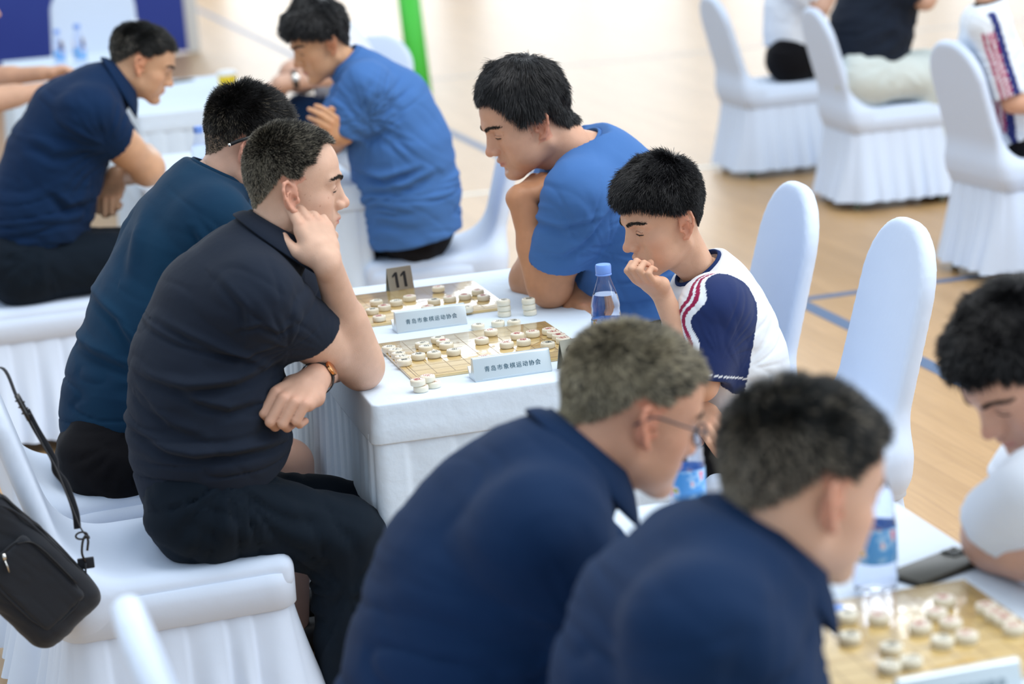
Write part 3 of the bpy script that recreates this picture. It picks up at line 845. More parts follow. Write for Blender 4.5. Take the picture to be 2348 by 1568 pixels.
# ------------------------------------------------------------------ people
from mathutils import kdtree
def mathutils_kd(P):
    kd = kdtree.KDTree(len(P))
    for i, p in enumerate(P): kd.insert(p, i)
    kd.balance(); return kd
BLACKH = ((.010, .010, .012), (.06, .06, .065), .10, .10, 1)
M['hair'] = mat('hair_strand', (.02, .02, .02), .36, spec=.5, attr='col')
M['hair_cap'] = mat('hair_cap', (.02, .02, .02), .7, spec=.2, attr='col', bump=300, bump_d=.002)
M['brow'] = mat('brow_hair', (.015, .012, .010), .6)
def basis(head_deg, pitch, roll=0):
    h = math.radians(head_deg); p = math.radians(pitch)
    f = A(math.cos(h)*math.cos(p), math.sin(h)*math.cos(p), -math.sin(p))
    l = A(-math.sin(h), math.cos(h), 0)
    u = np.cross(f, l)
    if roll:
        r = math.radians(roll); l, u = l*math.cos(r)+u*math.sin(r), -l*math.sin(r)+u*math.cos(r)
    return np.stack([f, l, u], 1)          # columns: forward, left, up
EAR = A(-.006, .076, -.014)
def hairline(kind):
    a = [0, 25, 42, 58, 70, 80, 90, 104, 118, 135, 160, 180]
    z = {'short': [.074, .072, .066, .044, .034, .004, .016, .030, .004, -.022, -.044, -.052],
         'receding': [.082, .086, .080, .052, .040, .006, .018, .030, .004, -.022, -.046, -.055],
         'long': [.080, .077, .066, .044, .008, -.028, .006, .026, -.004, -.032, -.056, -.064],
         'boy': [.060, .058, .052, .040, .026, .000, .012, .028, .000, -.026, -.046, -.054]}[kind]
    return a, z
def head_field(h, fat=1.0, neck_end=None, neck_r=.06, lids=True, hi=True):
    lo = A(-.125, -.105, -.16); hi_ = A(.145, .105, .125)
    f = Field(lo, hi_, h)
    S = lambda s, c: (c[0], s*c[1], c[2])
    f.add(ell((-.014, 0, .030), (.099, .077, .083)), k=.001)
    f.add(ell((.038, 0, .034), (.052, .062, .058)), k=.03)
    f.add(ell((.028, 0, -.030), (.058, .060*fat, .062)), k=.03)
    f.add(ell((.030, 0, -.072), (.052, .048*fat, .034)), k=.025)
    for s in (-1, 1):
        f.add(cap(S(s, (-.008, .052*fat, -.058)), S(s, (.070, .018, -.098)), .017, .016), k=.024)
        f.add(ell(S(s, (.050, .040*fat, -.030)), (.030, .026, .024)), k=.02)
        f.add(ell(S(s, (.045, .036*fat, -.062)), (.034, .024*fat, .028)), k=.02)
    f.add(ell((.082, 0, -.099), (.018, .022, .016)), k=.018)
    f.add(cap((.086, -.012, .020), (.086, .012, .020), .011), k=.014)
    for s in (-1, 1): f.add(cap(S(s, (.087, .012, .021)), S(s, (.070, .048, .018)), .0105, .009), k=.014)
    for s in (-1, 1): f.cut(ell(S(s, (.100, .031, .001)), (.021, .017, .013)), k=.016)
    # nose
    f.add(cap((.088, 0, .006), (.106, 0, -.028), .0075, .0095), k=.010)
    f.add(ell((.087, 0, -.018), (.015, .0145, .026)), k=.010)
    f.add(ell((.1085, 0, -.033), (.0115, .0115, .0105)), k=.007)
    for s in (-1, 1): f.add(ell(S(s, (.0985, .0125, -.0365)), (.0110, .0075, .0085)), k=.005)
    for s in (-1, 1): f.cut(ell(S(s, (.1035, .0065, -.0450)), (.0050, .0032, .004)), k=.002)
    # mouth
    f.add(ell((.079, 0, -.066), (.019, .027, .022)), k=.016)
    f.add(cap((.0965, -.007, -.0610), (.0965, .007, -.0610), .0056), k=.005)
    for s in (-1, 1): f.add(cap(S(s, (.0965, .006, -.0610)), S(s, (.0835, .0235, -.0665)), .0056, .003), k=.005)
    for s in (-1, 1): f.add(cap(S(s, (.0935, .001, -.0725)), S(s, (.0835, .0200, -.0685)), .0064, .0035), k=.005)
    for s in (-1, 1): f.cut(cap(S(s, (.1035, 0, -.0668)), S(s, (.0865, .0250, -.0675)), .0018, .0012), k=.003)
    f.cut(ell((.0965, 0, -.0835), (.008, .016, .006)), k=.008)
    # eyelids, lowered: a ball with a slit
    for s in (-1, 1):
        f.add(ell(S(s, (.0745, .031, .000)), (.0138, .0165, .0128)), k=.006)
        f.cut(rbox(S(s, (.0885, .0305, -.0062)), (.009, .0125, .0013), .001), k=.0012)
        f.cut(cap(S(s, (.0905, .019, .0085)), S(s, (.082, .046, .0065)), .0012), k=.004)
    # ears
    for s in (-1, 1):
        e = lambda u, v, w=0: A(-.006+u-.28*(v)*1.0, s*(.0765+w+.012*max(-u, 0)/.02), -.014+v)
        f.add(ell(e(-.003, .003), (.0175, .0045, .0300)), k=.004)
        C = [e(.010, .012, .001), e(.006, .024, .003), e(-.004, .031, .005), e(-.015, .027, .006), e(-.0195, .014, .007), e(-.018, -.001, .006), e(-.012, -.015, .004), e(-.003, -.026, .002), e(.003, -.027, .001)]
        R = [.0028, .0034, .0038, .0040, .0040, .0038, .0036, .0050, .0040]
        for i in range(8): f.add(cap(C[i], C[i+1], R[i], R[i+1]), k=.003)
        f.cut(ell(e(.002, -.004, .008), (.0075, .0075, .0105)), k=.003)
        f.cut(ell(e(-.004, .018, .008), (.0075, .005, .006)), k=.003)
        f.add(cap(e(-.0105, -.012, .006), e(-.0100, .008, .007), .0026), k=.003)
        f.add(cap(e(-.0100, .008, .007), e(-.002, .011, .005), .0024, .0018), k=.003)
        f.add(ell(e(.0115, -.006, .003), (.0042, .0036, .006)), k=.003)
        f.cut(ell(e(.0065, -.003, .004), (.003, .006, .0035)), k=.002)
    if neck_end is not None:
        f.add(cap((-.030, 0, -.045), neck_end, neck_r*.95, neck_r), k=.026)
        f.add(cap((.012, 0, -.085), (neck_end[0]+.01, neck_end[1], neck_end[2]), .032, neck_r*.8), k=.02)
    return f
def head_colors(P, base, hkind, stub, lipcol=(.52, .20, .17), seed=0, red=1.0, hairdark=(.10, .085, .07), scalp=.85, freckle=.5, dens=None):
    """P: local head coordinates of the vertices; colours the skin itself has"""
    n = len(P); C = np.tile(np.array(base), (n, 1)).astype(float)
    x, y, z = P.T; ay = np.abs(y)
    mott = vnoise(P, 55, seed)*.5+vnoise(P, 120, seed+1)*.5
    C *= (1+.06*mott)[:, None]
    def blend(c, w):
        nonlocal C
        w = np.clip(w, 0, 1)[:, None]; C = C*(1-w)+np.array(c)*w
    red_c = np.array(base)*A(1.02, .72, .68)
    blend(red_c, red*.55*np.exp(-((x-.055)**2+(ay-.042)**2+(z+.03)**2)/.022**2))
    blend(red_c, red*.6*np.exp(-((x-.110)**2+(y)**2+(z+.034)**2)/.014**2))
    ear = (ay > .074) & (x < .02) & (z < .026) & (z > -.052)
    blend(red_c, red*.65*ear)
    lip = np.exp(-(((z+.0668)/.0072)**4+(ay/.0225)**6))*(x > .082)
    blend(lipcol, lip*.8)
    if stub:
        s = np.clip((-.045-z)/.03, 0, 1)*np.clip((x-.0)/.04, 0, 1)*(1-lip)
        ml = np.exp(-(((z+.052)/.008)**2+(y/.025)**2))*(x > .08)
        blend(np.array(base)*A(.62, .62, .60), stub*np.clip(.45*s+.6*ml, 0, 1))
    if freckle:
        fr = vnoise(P, 190, seed+9)
        blend(np.array(base)*A(.62, .42, .34), freckle*np.clip((fr-.80)/.08, 0, 1)*(x > 0))
    m = scalp_mask(P, hkind)
    blend(hairdark, scalp*np.clip(m*1.3, 0, 1))
    return C
def scalp_mask(P, kind):
    x, y, z = P.T
    a, zl = hairline(kind)
    phi = np.degrees(np.arctan2(np.abs(y), x+.012))
    zz = np.interp(phi, a, zl)
    zz = zz+.003*vnoise(P, 130, 77)+.006*vnoise(P, 45, 78)*(x > .02)
    m = (z-zz)/.008
    inear = (np.abs(y) > .0735) & (z < .022) & (x < .018) & (x > -.045)
    m = np.where(inear, 0, m)
    return np.clip(m, 0, 1)
def hair_strands(name, V, Nn, Q, toW, R3, S, org, parent, material, kind, count, length, flow=.6, stand=.5, rad=.00045, seed=0, fade=None, clump=.35, whorl=(-.062, .012, .10), grav=0.0, noise_s=45, fringe=None, cols=None, frontlen=None):
    """V, Nn in local head space"""
    rg = np.random.default_rng(seed)
    m = scalp_mask(V, kind)
    qm = m[Q].mean(1)
    a = np.linalg.norm(np.cross(V[Q[:, 2]]-V[Q[:, 0]], V[Q[:, 3]]-V[Q[:, 1]]), axis=1)
    w = a*qm
    if fade is not None:
        zc = V[Q][:, :, 2].mean(1); w = w*np.clip(fade[2]+(1-fade[2])*(zc-fade[0])/(fade[1]-fade[0]), fade[2], 1)
    w = w/w.sum()
    pick = rg.choice(len(Q), count, p=w)
    u = rg.random((count, 1)); v = rg.random((count, 1))
    q = Q[pick]
    bil = lambda X: X[q[:, 0]]*(1-u)*(1-v)+X[q[:, 1]]*u*(1-v)+X[q[:, 2]]*u*v+X[q[:, 3]]*(1-u)*v
    root = bil(V); nn = bil(Nn); nn /= np.linalg.norm(nn, axis=1)[:, None]
    fl = root-np.array(whorl); fl -= nn*(fl*nn).sum(1)[:, None]; fl /= np.linalg.norm(fl, axis=1)[:, None]+1e-6
    # whorl swirl
    sw = np.cross(nn, fl); fl = fl+.35*sw; fl /= np.linalg.norm(fl, axis=1)[:, None]
    jit = np.stack([vnoise(root, noise_s, seed+3+i) for i in range(3)], 1)*clump+np.stack([vnoise(root, 400, seed+13+i) for i in range(3)], 1)*clump*.5+rg.normal(0, .12, (count, 3))
    ph = np.degrees(np.arctan2(np.abs(root[:, 1]), root[:, 0]+.012))
    Ls = np.full(count, 1.0)
    zr = root[:, 2]
    if callable(length): L = length(root, ph)
    else: L = np.interp(zr, [-.06, .0, .045, .09], length)
    if frontlen: L = L*np.interp(ph, [0, 35, 62], [frontlen, frontlen, 1])
    L = L*rg.uniform(.72, 1.12, count)
    L = L*(.45+.55*np.clip(scalp_mask(root, kind), 0, 1))
    if fringe is not None: stv = stand*np.ones(count); stv = np.where((ph < 40), fringe, stv)
    else: stv = np.full(count, stand)
    down = (np.array([0, 0, -1.])@R3)      # world down in local axes
    K = 5; pts = np.zeros((count, K, 3))
    d0 = nn*stv[:, None]+fl*flow+jit; d0 /= np.linalg.norm(d0, axis=1)[:, None]
    p = root-nn*.001; pts[:, 0] = p; d = d0
    for k in range(1, K):
        p = p+d*(L/(K-1))[:, None]; pts[:, k] = p
        d = d+grav*down*.5-.10*nn*(flow)+jit*.12; d /= np.linalg.norm(d, axis=1)[:, None]
    W = toW(pts.reshape(-1, 3))
    hc = bpy.data.hair_curves.new(name)
    hc.add_curves([K]*count)
    hc.attributes['position'].data.foreach_set('vector', W.astype(np.float32).ravel())
    ra = hc.attributes.get('radius') or hc.attributes.new('radius', 'FLOAT', 'POINT')
    ra.data.foreach_set('value', np.tile(np.array([1, 1, .9, .7, .3])*rad, count).astype(np.float32))
    if cols is not None:
        dark, light, p0, p1, amp_ = cols     # share of light hairs at the sides / on top
        pz = np.interp(root[:, 2], [-.02, .075], [p0, p1])+.25*vnoise(root, 22, 5)
        g = (rg.random(count) < pz)[:, None]; cc = np.where(g, np.array(light)*rg.uniform(.6, 1.1, (count, 1)), np.array(dark)*rg.uniform(.6, 1.6, (count, 1)))
        ca = hc.attributes.new('col', 'FLOAT_COLOR', 'CURVE'); ca.data.foreach_set('color', np.c_[cc, np.ones(count)].astype(np.float32).ravel())
    hc.materials.append(material)
    o = bpy.data.objects.new(name, hc); COL.objects.link(o); o.parent = parent; o['kind'] = 'stuff'
    return o
def hand_prims(W, d, n, side, curls, sc=1.0, thumb=None, spread=.0):
    """side +1: thumb lies along cross(d, n). curls: per finger (mcp, pip, dip) degrees. returns prims [(prim,k)] and tips"""
    d = unit(d); n = unit(np.array(n)-d*(np.array(n)@d)); s = np.cross(d, n)*side
    o = []; tips = []
    mc = [(.026, .086), (.006, .092), (-.014, .087), (-.031, .077)]
    LN = [(.042, .026, .021), (.046, .029, .022), (.042, .027, .021), (.033, .020, .019)]
    RR = [(.0110, .0098, .0088), (.0114, .0101, .0090), (.0108, .0096, .0086), (.0095, .0085, .0076)]
    P = lambda a, b, c=0: W+(s*a+d*b+n*c)*sc
    o.append((cap(P(.004, -.01), P(.004, .03), .023*sc, .021*sc), .012))
    for i, (a, b) in enumerate(mc):
        o.append((cap(P(a*.55, .012), P(a, b-.004), .0150*sc, .0112*sc), .012))
        o.append((cap(P(a*.9, .035, -.008), P(a, b-.012, -.005), .0135*sc, .0120*sc), .012))
    o.append((ell(P(.028, .030, -.012), .0185*sc), .014))
    o.append((ell(P(-.022, .030, -.010), .0165*sc), .014))
    for i in range(4):
        dd = unit(d+s*spread*(1.5-i)); p = P(*mc[i], .0015); ang = 0
        for j in range(3):
            ang += math.radians(curls[i][j])
            q = p+(dd*math.cos(ang)-n*math.sin(ang))*LN[i][j]*sc
            o.append((cap(p, q, RR[i][j]*1.04*sc, (RR[i][j+1] if j < 2 else RR[i][2]*.86)*sc), .0016 if j == 0 else .0012))
            p = q
        tips.append(p)
    if thumb is None: thumb = [(.020, .012, -.008), (.044, .042, -.016), (.050, .072, -.020), (.046, .096, -.026)]
    T = [P(*t) for t in thumb]; tr = (.0150, .0120, .0114, .0104)
    for j in range(3): o.append((cap(T[j], T[j+1], tr[j]*sc, tr[j+1]*sc), .008 if j == 0 else .002))
    tips.append(T[-1])
    return o, tips, (d, n, s)
FIST = [(70, 95, 50)]*4
REST = [(30, 35, 20), (34, 40, 22), (38, 42, 24), (42, 44, 26)]
def arm_mesh(S, E, Wr, r, hand, h, flex=1.0):
    """upper arm, forearm and hand as one surface"""
    rs, re, rw = r
    S, E, Wr = map(np.asarray, (S, E, Wr))
    pr = [(cap(S, E, rs, re*.98), .001), (cap(S+(E-S)*.25, S+(E-S)*.62, rs*1.02, rs*.9), .02), (cap(E, Wr, re, rw), .018),
          (cap(E+(Wr-E)*.10, E+(Wr-E)*.45, re*1.08, re*.95), .02), (ell(E, re*1.04), .012)]
    tips = []; fr = None
    if hand: hp, tips, fr = hand_prims(Wr+unit(Wr-E)*0.0, **hand); pr += hp
    lo = np.min([p[0][0] for p in pr], 0)-.012; hi = np.max([p[0][1] for p in pr], 0)+.012
    f = Field(lo, hi, h)
    for p, k in pr: f.add(p, k=k)
    return f.mesh(), tips, fr
def join_vq(L):
    V = []; Q = []; o = 0
    for v, q in L: V.append(v); Q.append(q+o); o += len(v)
    return np.concatenate(V), np.concatenate(Q)
def setcol(me, C):
    at_ = me.color_attributes.new('col', 'FLOAT_COLOR', 'POINT')
    at_.data.foreach_set('color', np.c_[C, np.ones(len(C))].astype(np.float32).ravel())
def wrinkle(V, Q, amp, seed, y0, folds=(), fold_side=1, scale=7, pits=(), zw=None, cuffs=()):
    N = vnormals(V, Q)
    w = vnoise(V*A(1, 1, 1.6), scale, seed)+.5*vnoise(V*A(1, 1, 2), scale*2.1, seed+1)
    warp = V+.03*np.stack([vnoise(V, 6, seed+21), vnoise(V, 6, seed+22), vnoise(V, 6, seed+23)], 1)
    rid = np.clip(1-np.abs(vnoise(warp@np.array([[.8, 0, .6], [0, 1, 0], [-.6, 0, .8]])*A(.5, .8, 2.4), scale*1.3, seed+2))*3.2, 0, 1)
    D = amp*(.5*w-.55*rid+.1)
    for (c, sc_) in pits:      # creases that fan out from the armpit and the crook of the sleeve
        d = V-c; r = np.hypot(d[:, 0], d[:, 2]); an = np.arctan2(d[:, 2], d[:, 0])
        q = np.stack([np.cos(an)*1.0, np.sin(an)*1.0, r*1.6+0*an], 1)+.12*(warp-V)/.03
        n1 = vnoise(q, 4.2, seed+31)
        cr = np.clip(1-np.abs(n1)*3.0, 0, 1)
        D += amp*sc_*(-1.0*cr+.7*np.clip(n1, 0, 1))*np.exp(-((r-.09)/.10)**2)
    if zw is not None:         # crosswise folds where the trunk bends
        q = warp*A(.9, .9, 5.5)+A(0, 0, 0); n2 = vnoise(q, 6.5, seed+41)
        D += amp*1.5*(-np.clip(1-np.abs(n2)*3.4, 0, 1)+.6*np.clip(n2, 0, 1))*np.exp(-((V[:, 2]-zw)/.13)**2)
    for f in folds:
        pts, wd, dep = f
        Pp = np.array(pts)[:, [0, 2]]; X = V[:, [0, 2]]
        best = np.full(len(V), 9.); sgn = np.zeros(len(V)); tt = np.zeros(len(V)); n = len(Pp)-1
        for i in range(n):
            a, b = Pp[i], Pp[i+1]; ab = b-a; t = np.clip(((X-a)@ab)/(ab@ab), 0, 1)
            c = X-a-t[:, None]*ab; dd = np.hypot(c[:, 0], c[:, 1]); m = dd < best
            best = np.where(m, dd, best); sgn = np.where(m, np.sign(ab[0]*c[:, 1]-ab[1]*c[:, 0])*dd, sgn); tt = np.where(m, (i+t)/n, tt)
        env = np.sin(np.pi*np.clip(tt*.92+.04, 0, 1))**.6
        front = np.clip((y0-V[:, 1])*fold_side/.03, 0, 1)
        D += front*env*dep*1.5*(-np.exp(-(sgn/wd)**2)*1.1+.9*np.exp(-((sgn-wd*1.7)/(wd*1.1))**2))
    for c in cuffs: D = D*np.clip((np.linalg.norm(V-c, axis=1)-.06)/.07, .08, 1)
    return V+N*D[:, None]
def px(L, y): return [at(a, b, y=y) for a, b in L]
def person(name, label, y0, heading, skin, head, torso, arms, shirt, trousers=None, legs=None, hair=None, h=.0045, hs=.0075, stub=.5, neck=None, folds=(), wr=.004,
           collar=None, glasses=None, shoulder=None, hem=None, sleeve=True, freckle=.5, red=1.0, lids=True, extra=None, kind='polo', fat=1.0, ear_y=None, torso_w=1.45, wscale=7, chest_n=None, brow=True, hairdark=(.05, .045, .04), nd=None, limbs=(), scol=None, rl=3, tw=.005):
    sg = 1 if math.cos(math.radians(heading)) > 0 else -1        # +1: faces +X
    near = -sg                                                   # local y sign of the near ear
    # head frame
    R = basis(heading+head.get('yaw', 0), head['pitch'], head.get('roll', 0)); Sx = head.get('s', 1.0)
    ey = A(*EAR); ey[1] *= near
    bk = head.get('bk', .9)                                      # how far the skull reaches behind the ears
    org = at(*head['ear'], y=y0-.074*Sx+head.get('dy', 0))-R@(ey*Sx)
    def toloc(p):
        q = ((np.asarray(p)-org)@R)/Sx; q[0] = q[0] if q[0] > -.006 else -.006+(q[0]+.006)/bk; return q
    def toW(P):
        P = np.array(P, float); x = P[..., 0]+.006
        P[..., 0] = np.where(x < 0, x*bk+(1-bk)*.010*(np.exp(np.minimum(x, 0)/.012)-1)*-1*0, x)-.006
        return (P*Sx)@R.T+org
    nb = at(*neck[:2], y=y0)                                     # neck base in the place
    nr = neck[2]
    hf = head_field(head.get('h', .0035), fat, toloc(nb), nr/Sx, lids)
    HV, HQ = hf.mesh(); HV = relax(HV, HQ, 1, .35)
    C = head_colors(HV, skin, hair['kind'] if hair else 'short', stub, seed=hash(name) % 97 if False else int(head['ear'][0]) % 97, red=red, freckle=freckle, hairdark=hair.get('scalpcol', hairdark) if hair else hairdark, scalp=hair.get('scalp', .8) if hair else 0)
    parts = [(toW(HV), HQ)]; cols = [C]
    HN = vnormals(HV, HQ)
    # arms
    infos = []
    for a in arms:
        (V, Q), tips, fr = arm_mesh(a['S'], a['E'], a['W'], a['r'], a.get('hand'), a.get('h', h))
        V = relax(V, Q, 1, .3)
        parts.append((V, Q))
        c = np.tile(np.array(a.get('col', skin)), (len(V), 1))*(1+.05*vnoise(V, 40, 5)+.04*vnoise(V, 110, 6))[:, None]
        if tips:
            for t in tips:
                w = np.exp(-(((V-t)**2).sum(1))/.016**2)[:, None]; c = c*(1-w*.3)+np.array(skin)*A(1.05, .75, .7)*w*.3
            kn = [a['W']+(fr[2]*q[0]+fr[0]*q[1]+fr[1]*.01)*a['hand'].get('sc', 1) for q in ((.026, .086), (.006, .092), (-.014, .087), (-.031, .077))]
            for t in kn:
                w = np.exp(-(((V-t)**2).sum(1))/.011**2)[:, None]; c = c*(1-w*.3)+np.array(skin)*A(1.08, .82, .78)*w*.3
        we = np.exp(-(((V-a['E'])**2).sum(1))/.04**2)[:, None]; c = c*(1-we*.25)+np.array(skin)*A(.95, .72, .66)*we*.25
        cols.append(c); infos.append((tips, fr))
    for a in limbs:
        (V, Q), tips, fr = arm_mesh(a['S'], a['E'], a['W'], a['r'], a.get('hand'), a.get('h', h))
        parts.append((V, Q)); cols.append(np.tile(np.array(skin), (len(V), 1)))
    # trunk under the clothes, so that the body is whole
    T = [(at(a, b, y=y0), r, sy) for a, b, r, sy in torso]
    lo = np.min([t[0]-A(t[1], t[1]*t[2], t[1]) for t in T], 0)-.03; hi = np.max([t[0]+A(t[1], t[1]*t[2], t[1]) for t in T], 0)+.03
    lo = np.minimum(lo, nb-.12); hi = np.maximum(hi, nb+.12)
    f = Field(lo, hi, .02)
    for i in range(len(T)-1): f.add(wcap(T[i][0], T[i+1][0], T[i][1]*(.8 if i else .5), T[i+1][1]*.8, (T[i][2]+T[i+1][2])/2*.95), k=.03)
    f.add(cap(T[-1][0], nb, .07, nr*.85), k=.03)
    V, Q = f.mesh(); parts.append((V, Q)); cols.append(np.tile(np.array(skin), (len(V), 1)))
    V, Q = join_vq(parts)
    me = npmesh(name, V, Q); setcol(me, np.clip(np.concatenate(cols), 0, 1))
    body = link('person', me, M['skin']); tag(body, label, 'person', None)
    # shirt
    pr = []
    for i in range(len(T)-1): pr.append((wcap(T[i][0], T[i+1][0], T[i][1], T[i+1][1], (T[i][2]+T[i+1][2])/2), .05))
    top = T[-1][0]
    sleeves = []
    for a in arms:
        S, E = np.asarray(a['S']), np.asarray(a['E']); t = a.get('sl', .62); rs = a.get('slr', (.075, .068)); ce = S+(E-S)*t
        ax = unit(E-S); cn = unit(ax+np.asarray(a.get('cut', (0, 0, 0))))
        pr.append((cap(top+(S-top)*.35, S+(top-S)*.15, T[-1][1]*.80, rs[0]*.9), .08))
        pr.append((clipped(cap(S, ce+ax*.05, rs[0]*.98, rs[1]), ce, cn), a.get('k', .05)))
        sleeves.append((ce, cn, ax, a))
    if shoulder: 
        for p, q, r1, r2 in shoulder: pr.append((cap(p, q, r1, r2), .05))
    pr.append((cap(top, nb, T[-1][1]*.8, nr+.016), .04))
    lo = np.min([p[0][0] for p in pr], 0)-.02; hi = np.max([p[0][1] for p in pr], 0)+.02
    f = Field(lo, hi, hs)
    for p, k in pr: f.add(p, k=k)
    ndir = unit(nd) if nd is not None else unit((org+R@(A(-.02, 0, -.05)*Sx))-nb)
    f.cut((nb-.12, nb+.12, lambda X, Y, Z: np.maximum(-((X-nb[0])*ndir[0]+(Y-nb[1])*ndir[1]+(Z-nb[2])*ndir[2])+.010, np.sqrt((X-nb[0])**2+(Y-nb[1])**2+(Z-nb[2])**2)-nr-.045)), k=.006)
    f.cut(cap(nb-ndir*.03, nb+ndir*.08, nr+.006, nr+.010), k=.004)
    for ce, cn, ax, a in sleeves:
        rr = a['r'][0]*.98
        f.cut(cap(ce-ax*.035, ce+ax*.08, rr+.004, rr+.006), k=.003)
    if hem is not None: # (point, normal)
        p, n_ = hem; n_ = unit(n_)
        f.cut((f.lo, f.lo+f.n*f.h, lambda X, Y, Z: -((X-p[0])*n_[0]+(Y-p[1])*n_[1]+(Z-p[2])*n_[2])), k=.004)
    V, Q = f.mesh(); V = relax(V, Q, rl, .5)
    V = wrinkle(V, Q, wr, int(head['ear'][0]), y0+.05, folds, 1, wscale, [(np.asarray(a['S'])+(np.asarray(a['E'])-np.asarray(a['S']))*.22-A(0, 0, .06), 1.0) for a in arms], T[0][0][2]+.10, [c[0] for c in sleeves]+[nb])
    me = npmesh('shirt', V, Q)
    if scol is not None: setcol(me, scol(V, vnormals(V, Q)))
    so = link('shirt' if kind == 'polo' else 't_shirt', me, shirt, body)
    # collar or neckband
    e1 = unit(np.cross(ndir, A(0, 1, 0))); e2 = np.cross(ndir, e1)
    th = np.linspace(0, 2*np.pi, 48, endpoint=False)
    def ring(off, r, fr=0):
        return np.array([nb+ndir*(off+fr*.5*(1-math.cos(t)))+(e1*math.cos(t)+e2*math.sin(t))*r for t in th])
    if kind == 'polo':
        cr = collar or {}
        hgt = cr.get('h', .030)
        lf = np.array([.62+.95*(.5-.5*math.cos(t)) for t in th])[:, None]
        base_r = ring(hgt*.92, nr+.015)
        def leaf(k, lift): 
            out = ring(0, nr+.050)-ring(hgt*.92, nr+.015)
            return base_r+out*k*lf+ndir*lift
        rings = [ring(-.006, nr+.005), ring(hgt*.6, nr+.006), ring(hgt, nr+.006), ring(hgt+.004, nr+.010), leaf(0, 0), leaf(.35, .003), leaf(.7, .002), leaf(1.0, -.001), leaf(1.0, -.004), leaf(.7, -.002)]
    else:
        rings = [ring(.004, nr+.004), ring(.011, nr+.0035), ring(.015, nr+.005), ring(.0155, nr+.008), ring(.010, nr+.0115), ring(.002, nr+.0125), ring(-.001, nr+.010)]
    Vc, Fc = loft(rings); cm = fixn(pymesh('collar', Vc, Fc, True))
    link('collar' if kind == 'polo' else 'neckband', cm, (collar or {}).get('mat', shirt), body)
    # sleeve hems
    for ce, cn, ax, a in sleeves:
        if a.get('sl', .62) <= 0: continue
        rr = a.get('slr', (.075, .068))[1]
    # trousers
    if legs:
        pr = []
        for L in legs:
            hp, kn, an = L['P']; r = L['r']
            pr.append((cap(hp, kn, r[0], r[1]), .03)); pr.append((cap(kn, an, r[1]*.98, r[2]), .02))
        hips = [L['P'][0] for L in legs]
        pr.append((cap(hips[0], hips[-1], legs[0]['r'][0]*1.18, legs[0]['r'][0]*1.18), .05))
        wa = T[0][0]; pr.append((wcap((hips[0]+hips[-1])/2, wa, legs[0]['r'][0]*1.15, T[0][1]*.84, 1.1), .05))
        lo = np.min([p[0][0] for p in pr], 0)-.02; hi = np.max([p[0][1] for p in pr], 0)+.02
        f = Field(lo, hi, .0105)
        for p, k in pr: f.add(p, k=k)
        seat = legs[0].get('seat')
        if seat is not None:
            f.cut((f.lo, f.lo+A(.45*1, 9, 9), lambda X, Y, Z: (Z-seat)+0*X+0*Y+np.where((X-hips[0][0])*sg > .28, 9, 0)), k=.012)
        V, Q = f.mesh(); V = relax(V, Q, 1, .4); V = wrinkle(V, Q, tw, 3+int(head['ear'][0]), y0+.3, legs[0].get('folds', ()), 1, 8, [(hips[0]+A(sg*.05, 0, .08), 1.2), (legs[0]['P'][1]+A(-sg*.03, 0, -.10), 1.0)])
        link('trousers', npmesh('trousers', V, Q), trousers, body)
        for L in legs:
            an = L['P'][2]
            if an[2] < .2:
                f = Field(an-A(.2, .07, an[2]+.01), an+A(.2, .07, .06), .009)
                f.add(rbox(A(an[0]+sg*.06, an[1], .035), (.135, .045, .035), .03), k=.001); f.add(cap(A(an[0], an[1], .06), an, .04, .04), k=.03)
                V, Q = f.mesh(); link('shoe', npmesh('shoe', V, Q), M['shoe'], body)
                f = None
    # eyes and brows
    for s in (-1, 1):
        V, Fs = lathe([(.0001, -.0112), (.006, -.0096), (.0100, -.005), (.0112, 0), (.0100, .005), (.006, .0096), (.0001, .0112)], 16)
        eV = toW(np.asarray(V)+A(.0755, s*.031, -.001)); eo = link('eye', fixn(pymesh('eye', eV, Fs, True)), M['eye'], body)
        V, Fs = lathe([(.0001, .0), (.0052, -.0006), (.0001, .0006)], 16); V = np.asarray(V)[:, [2, 0, 1]]
        iV = toW(V+A(.0866, s*.031, -.0040)); link('iris', pymesh('iris', iV, Fs, True), M['iris'], eo)
        t = np.linspace(0, 1, 9)
        # lash line along the upper lid
        L = np.stack([.0888-.0095*t**2-.002*(1-t)**2, s*(.0185+.0260*t), -.0052-.0010*t+.0010*np.sin(np.pi*t)], 1)
        if s == -1:
            fe = np.where((HV[:, 0] > .05) & (np.abs(HV[:, 2]+.004) < .014))[0]; kde = mathutils_kd(HV[fe])
        ie = [kde.find(p)[1] for p in L]; L = L*.4+HV[fe][ie]*.6+HN[fe][ie]*.0010
        link('eyelashes', tube('lash', toW(L), [.0005, .0008, .0010, .0012, .0013, .0014, .0013, .0012, .0006], 6), M['lash'], body)
        cr = L+A(-.0005, 0, .0085)*np.array([.5, .7, .9, 1, 1, 1, .9, .8, .6])[:, None]
        ie = [kde.find(p)[1] for p in cr]; cr = HV[fe][ie]+HN[fe][ie]*.0001
        link('eyelid_crease', tube('crease', toW(cr), .0006, 6), M['crease'], body)
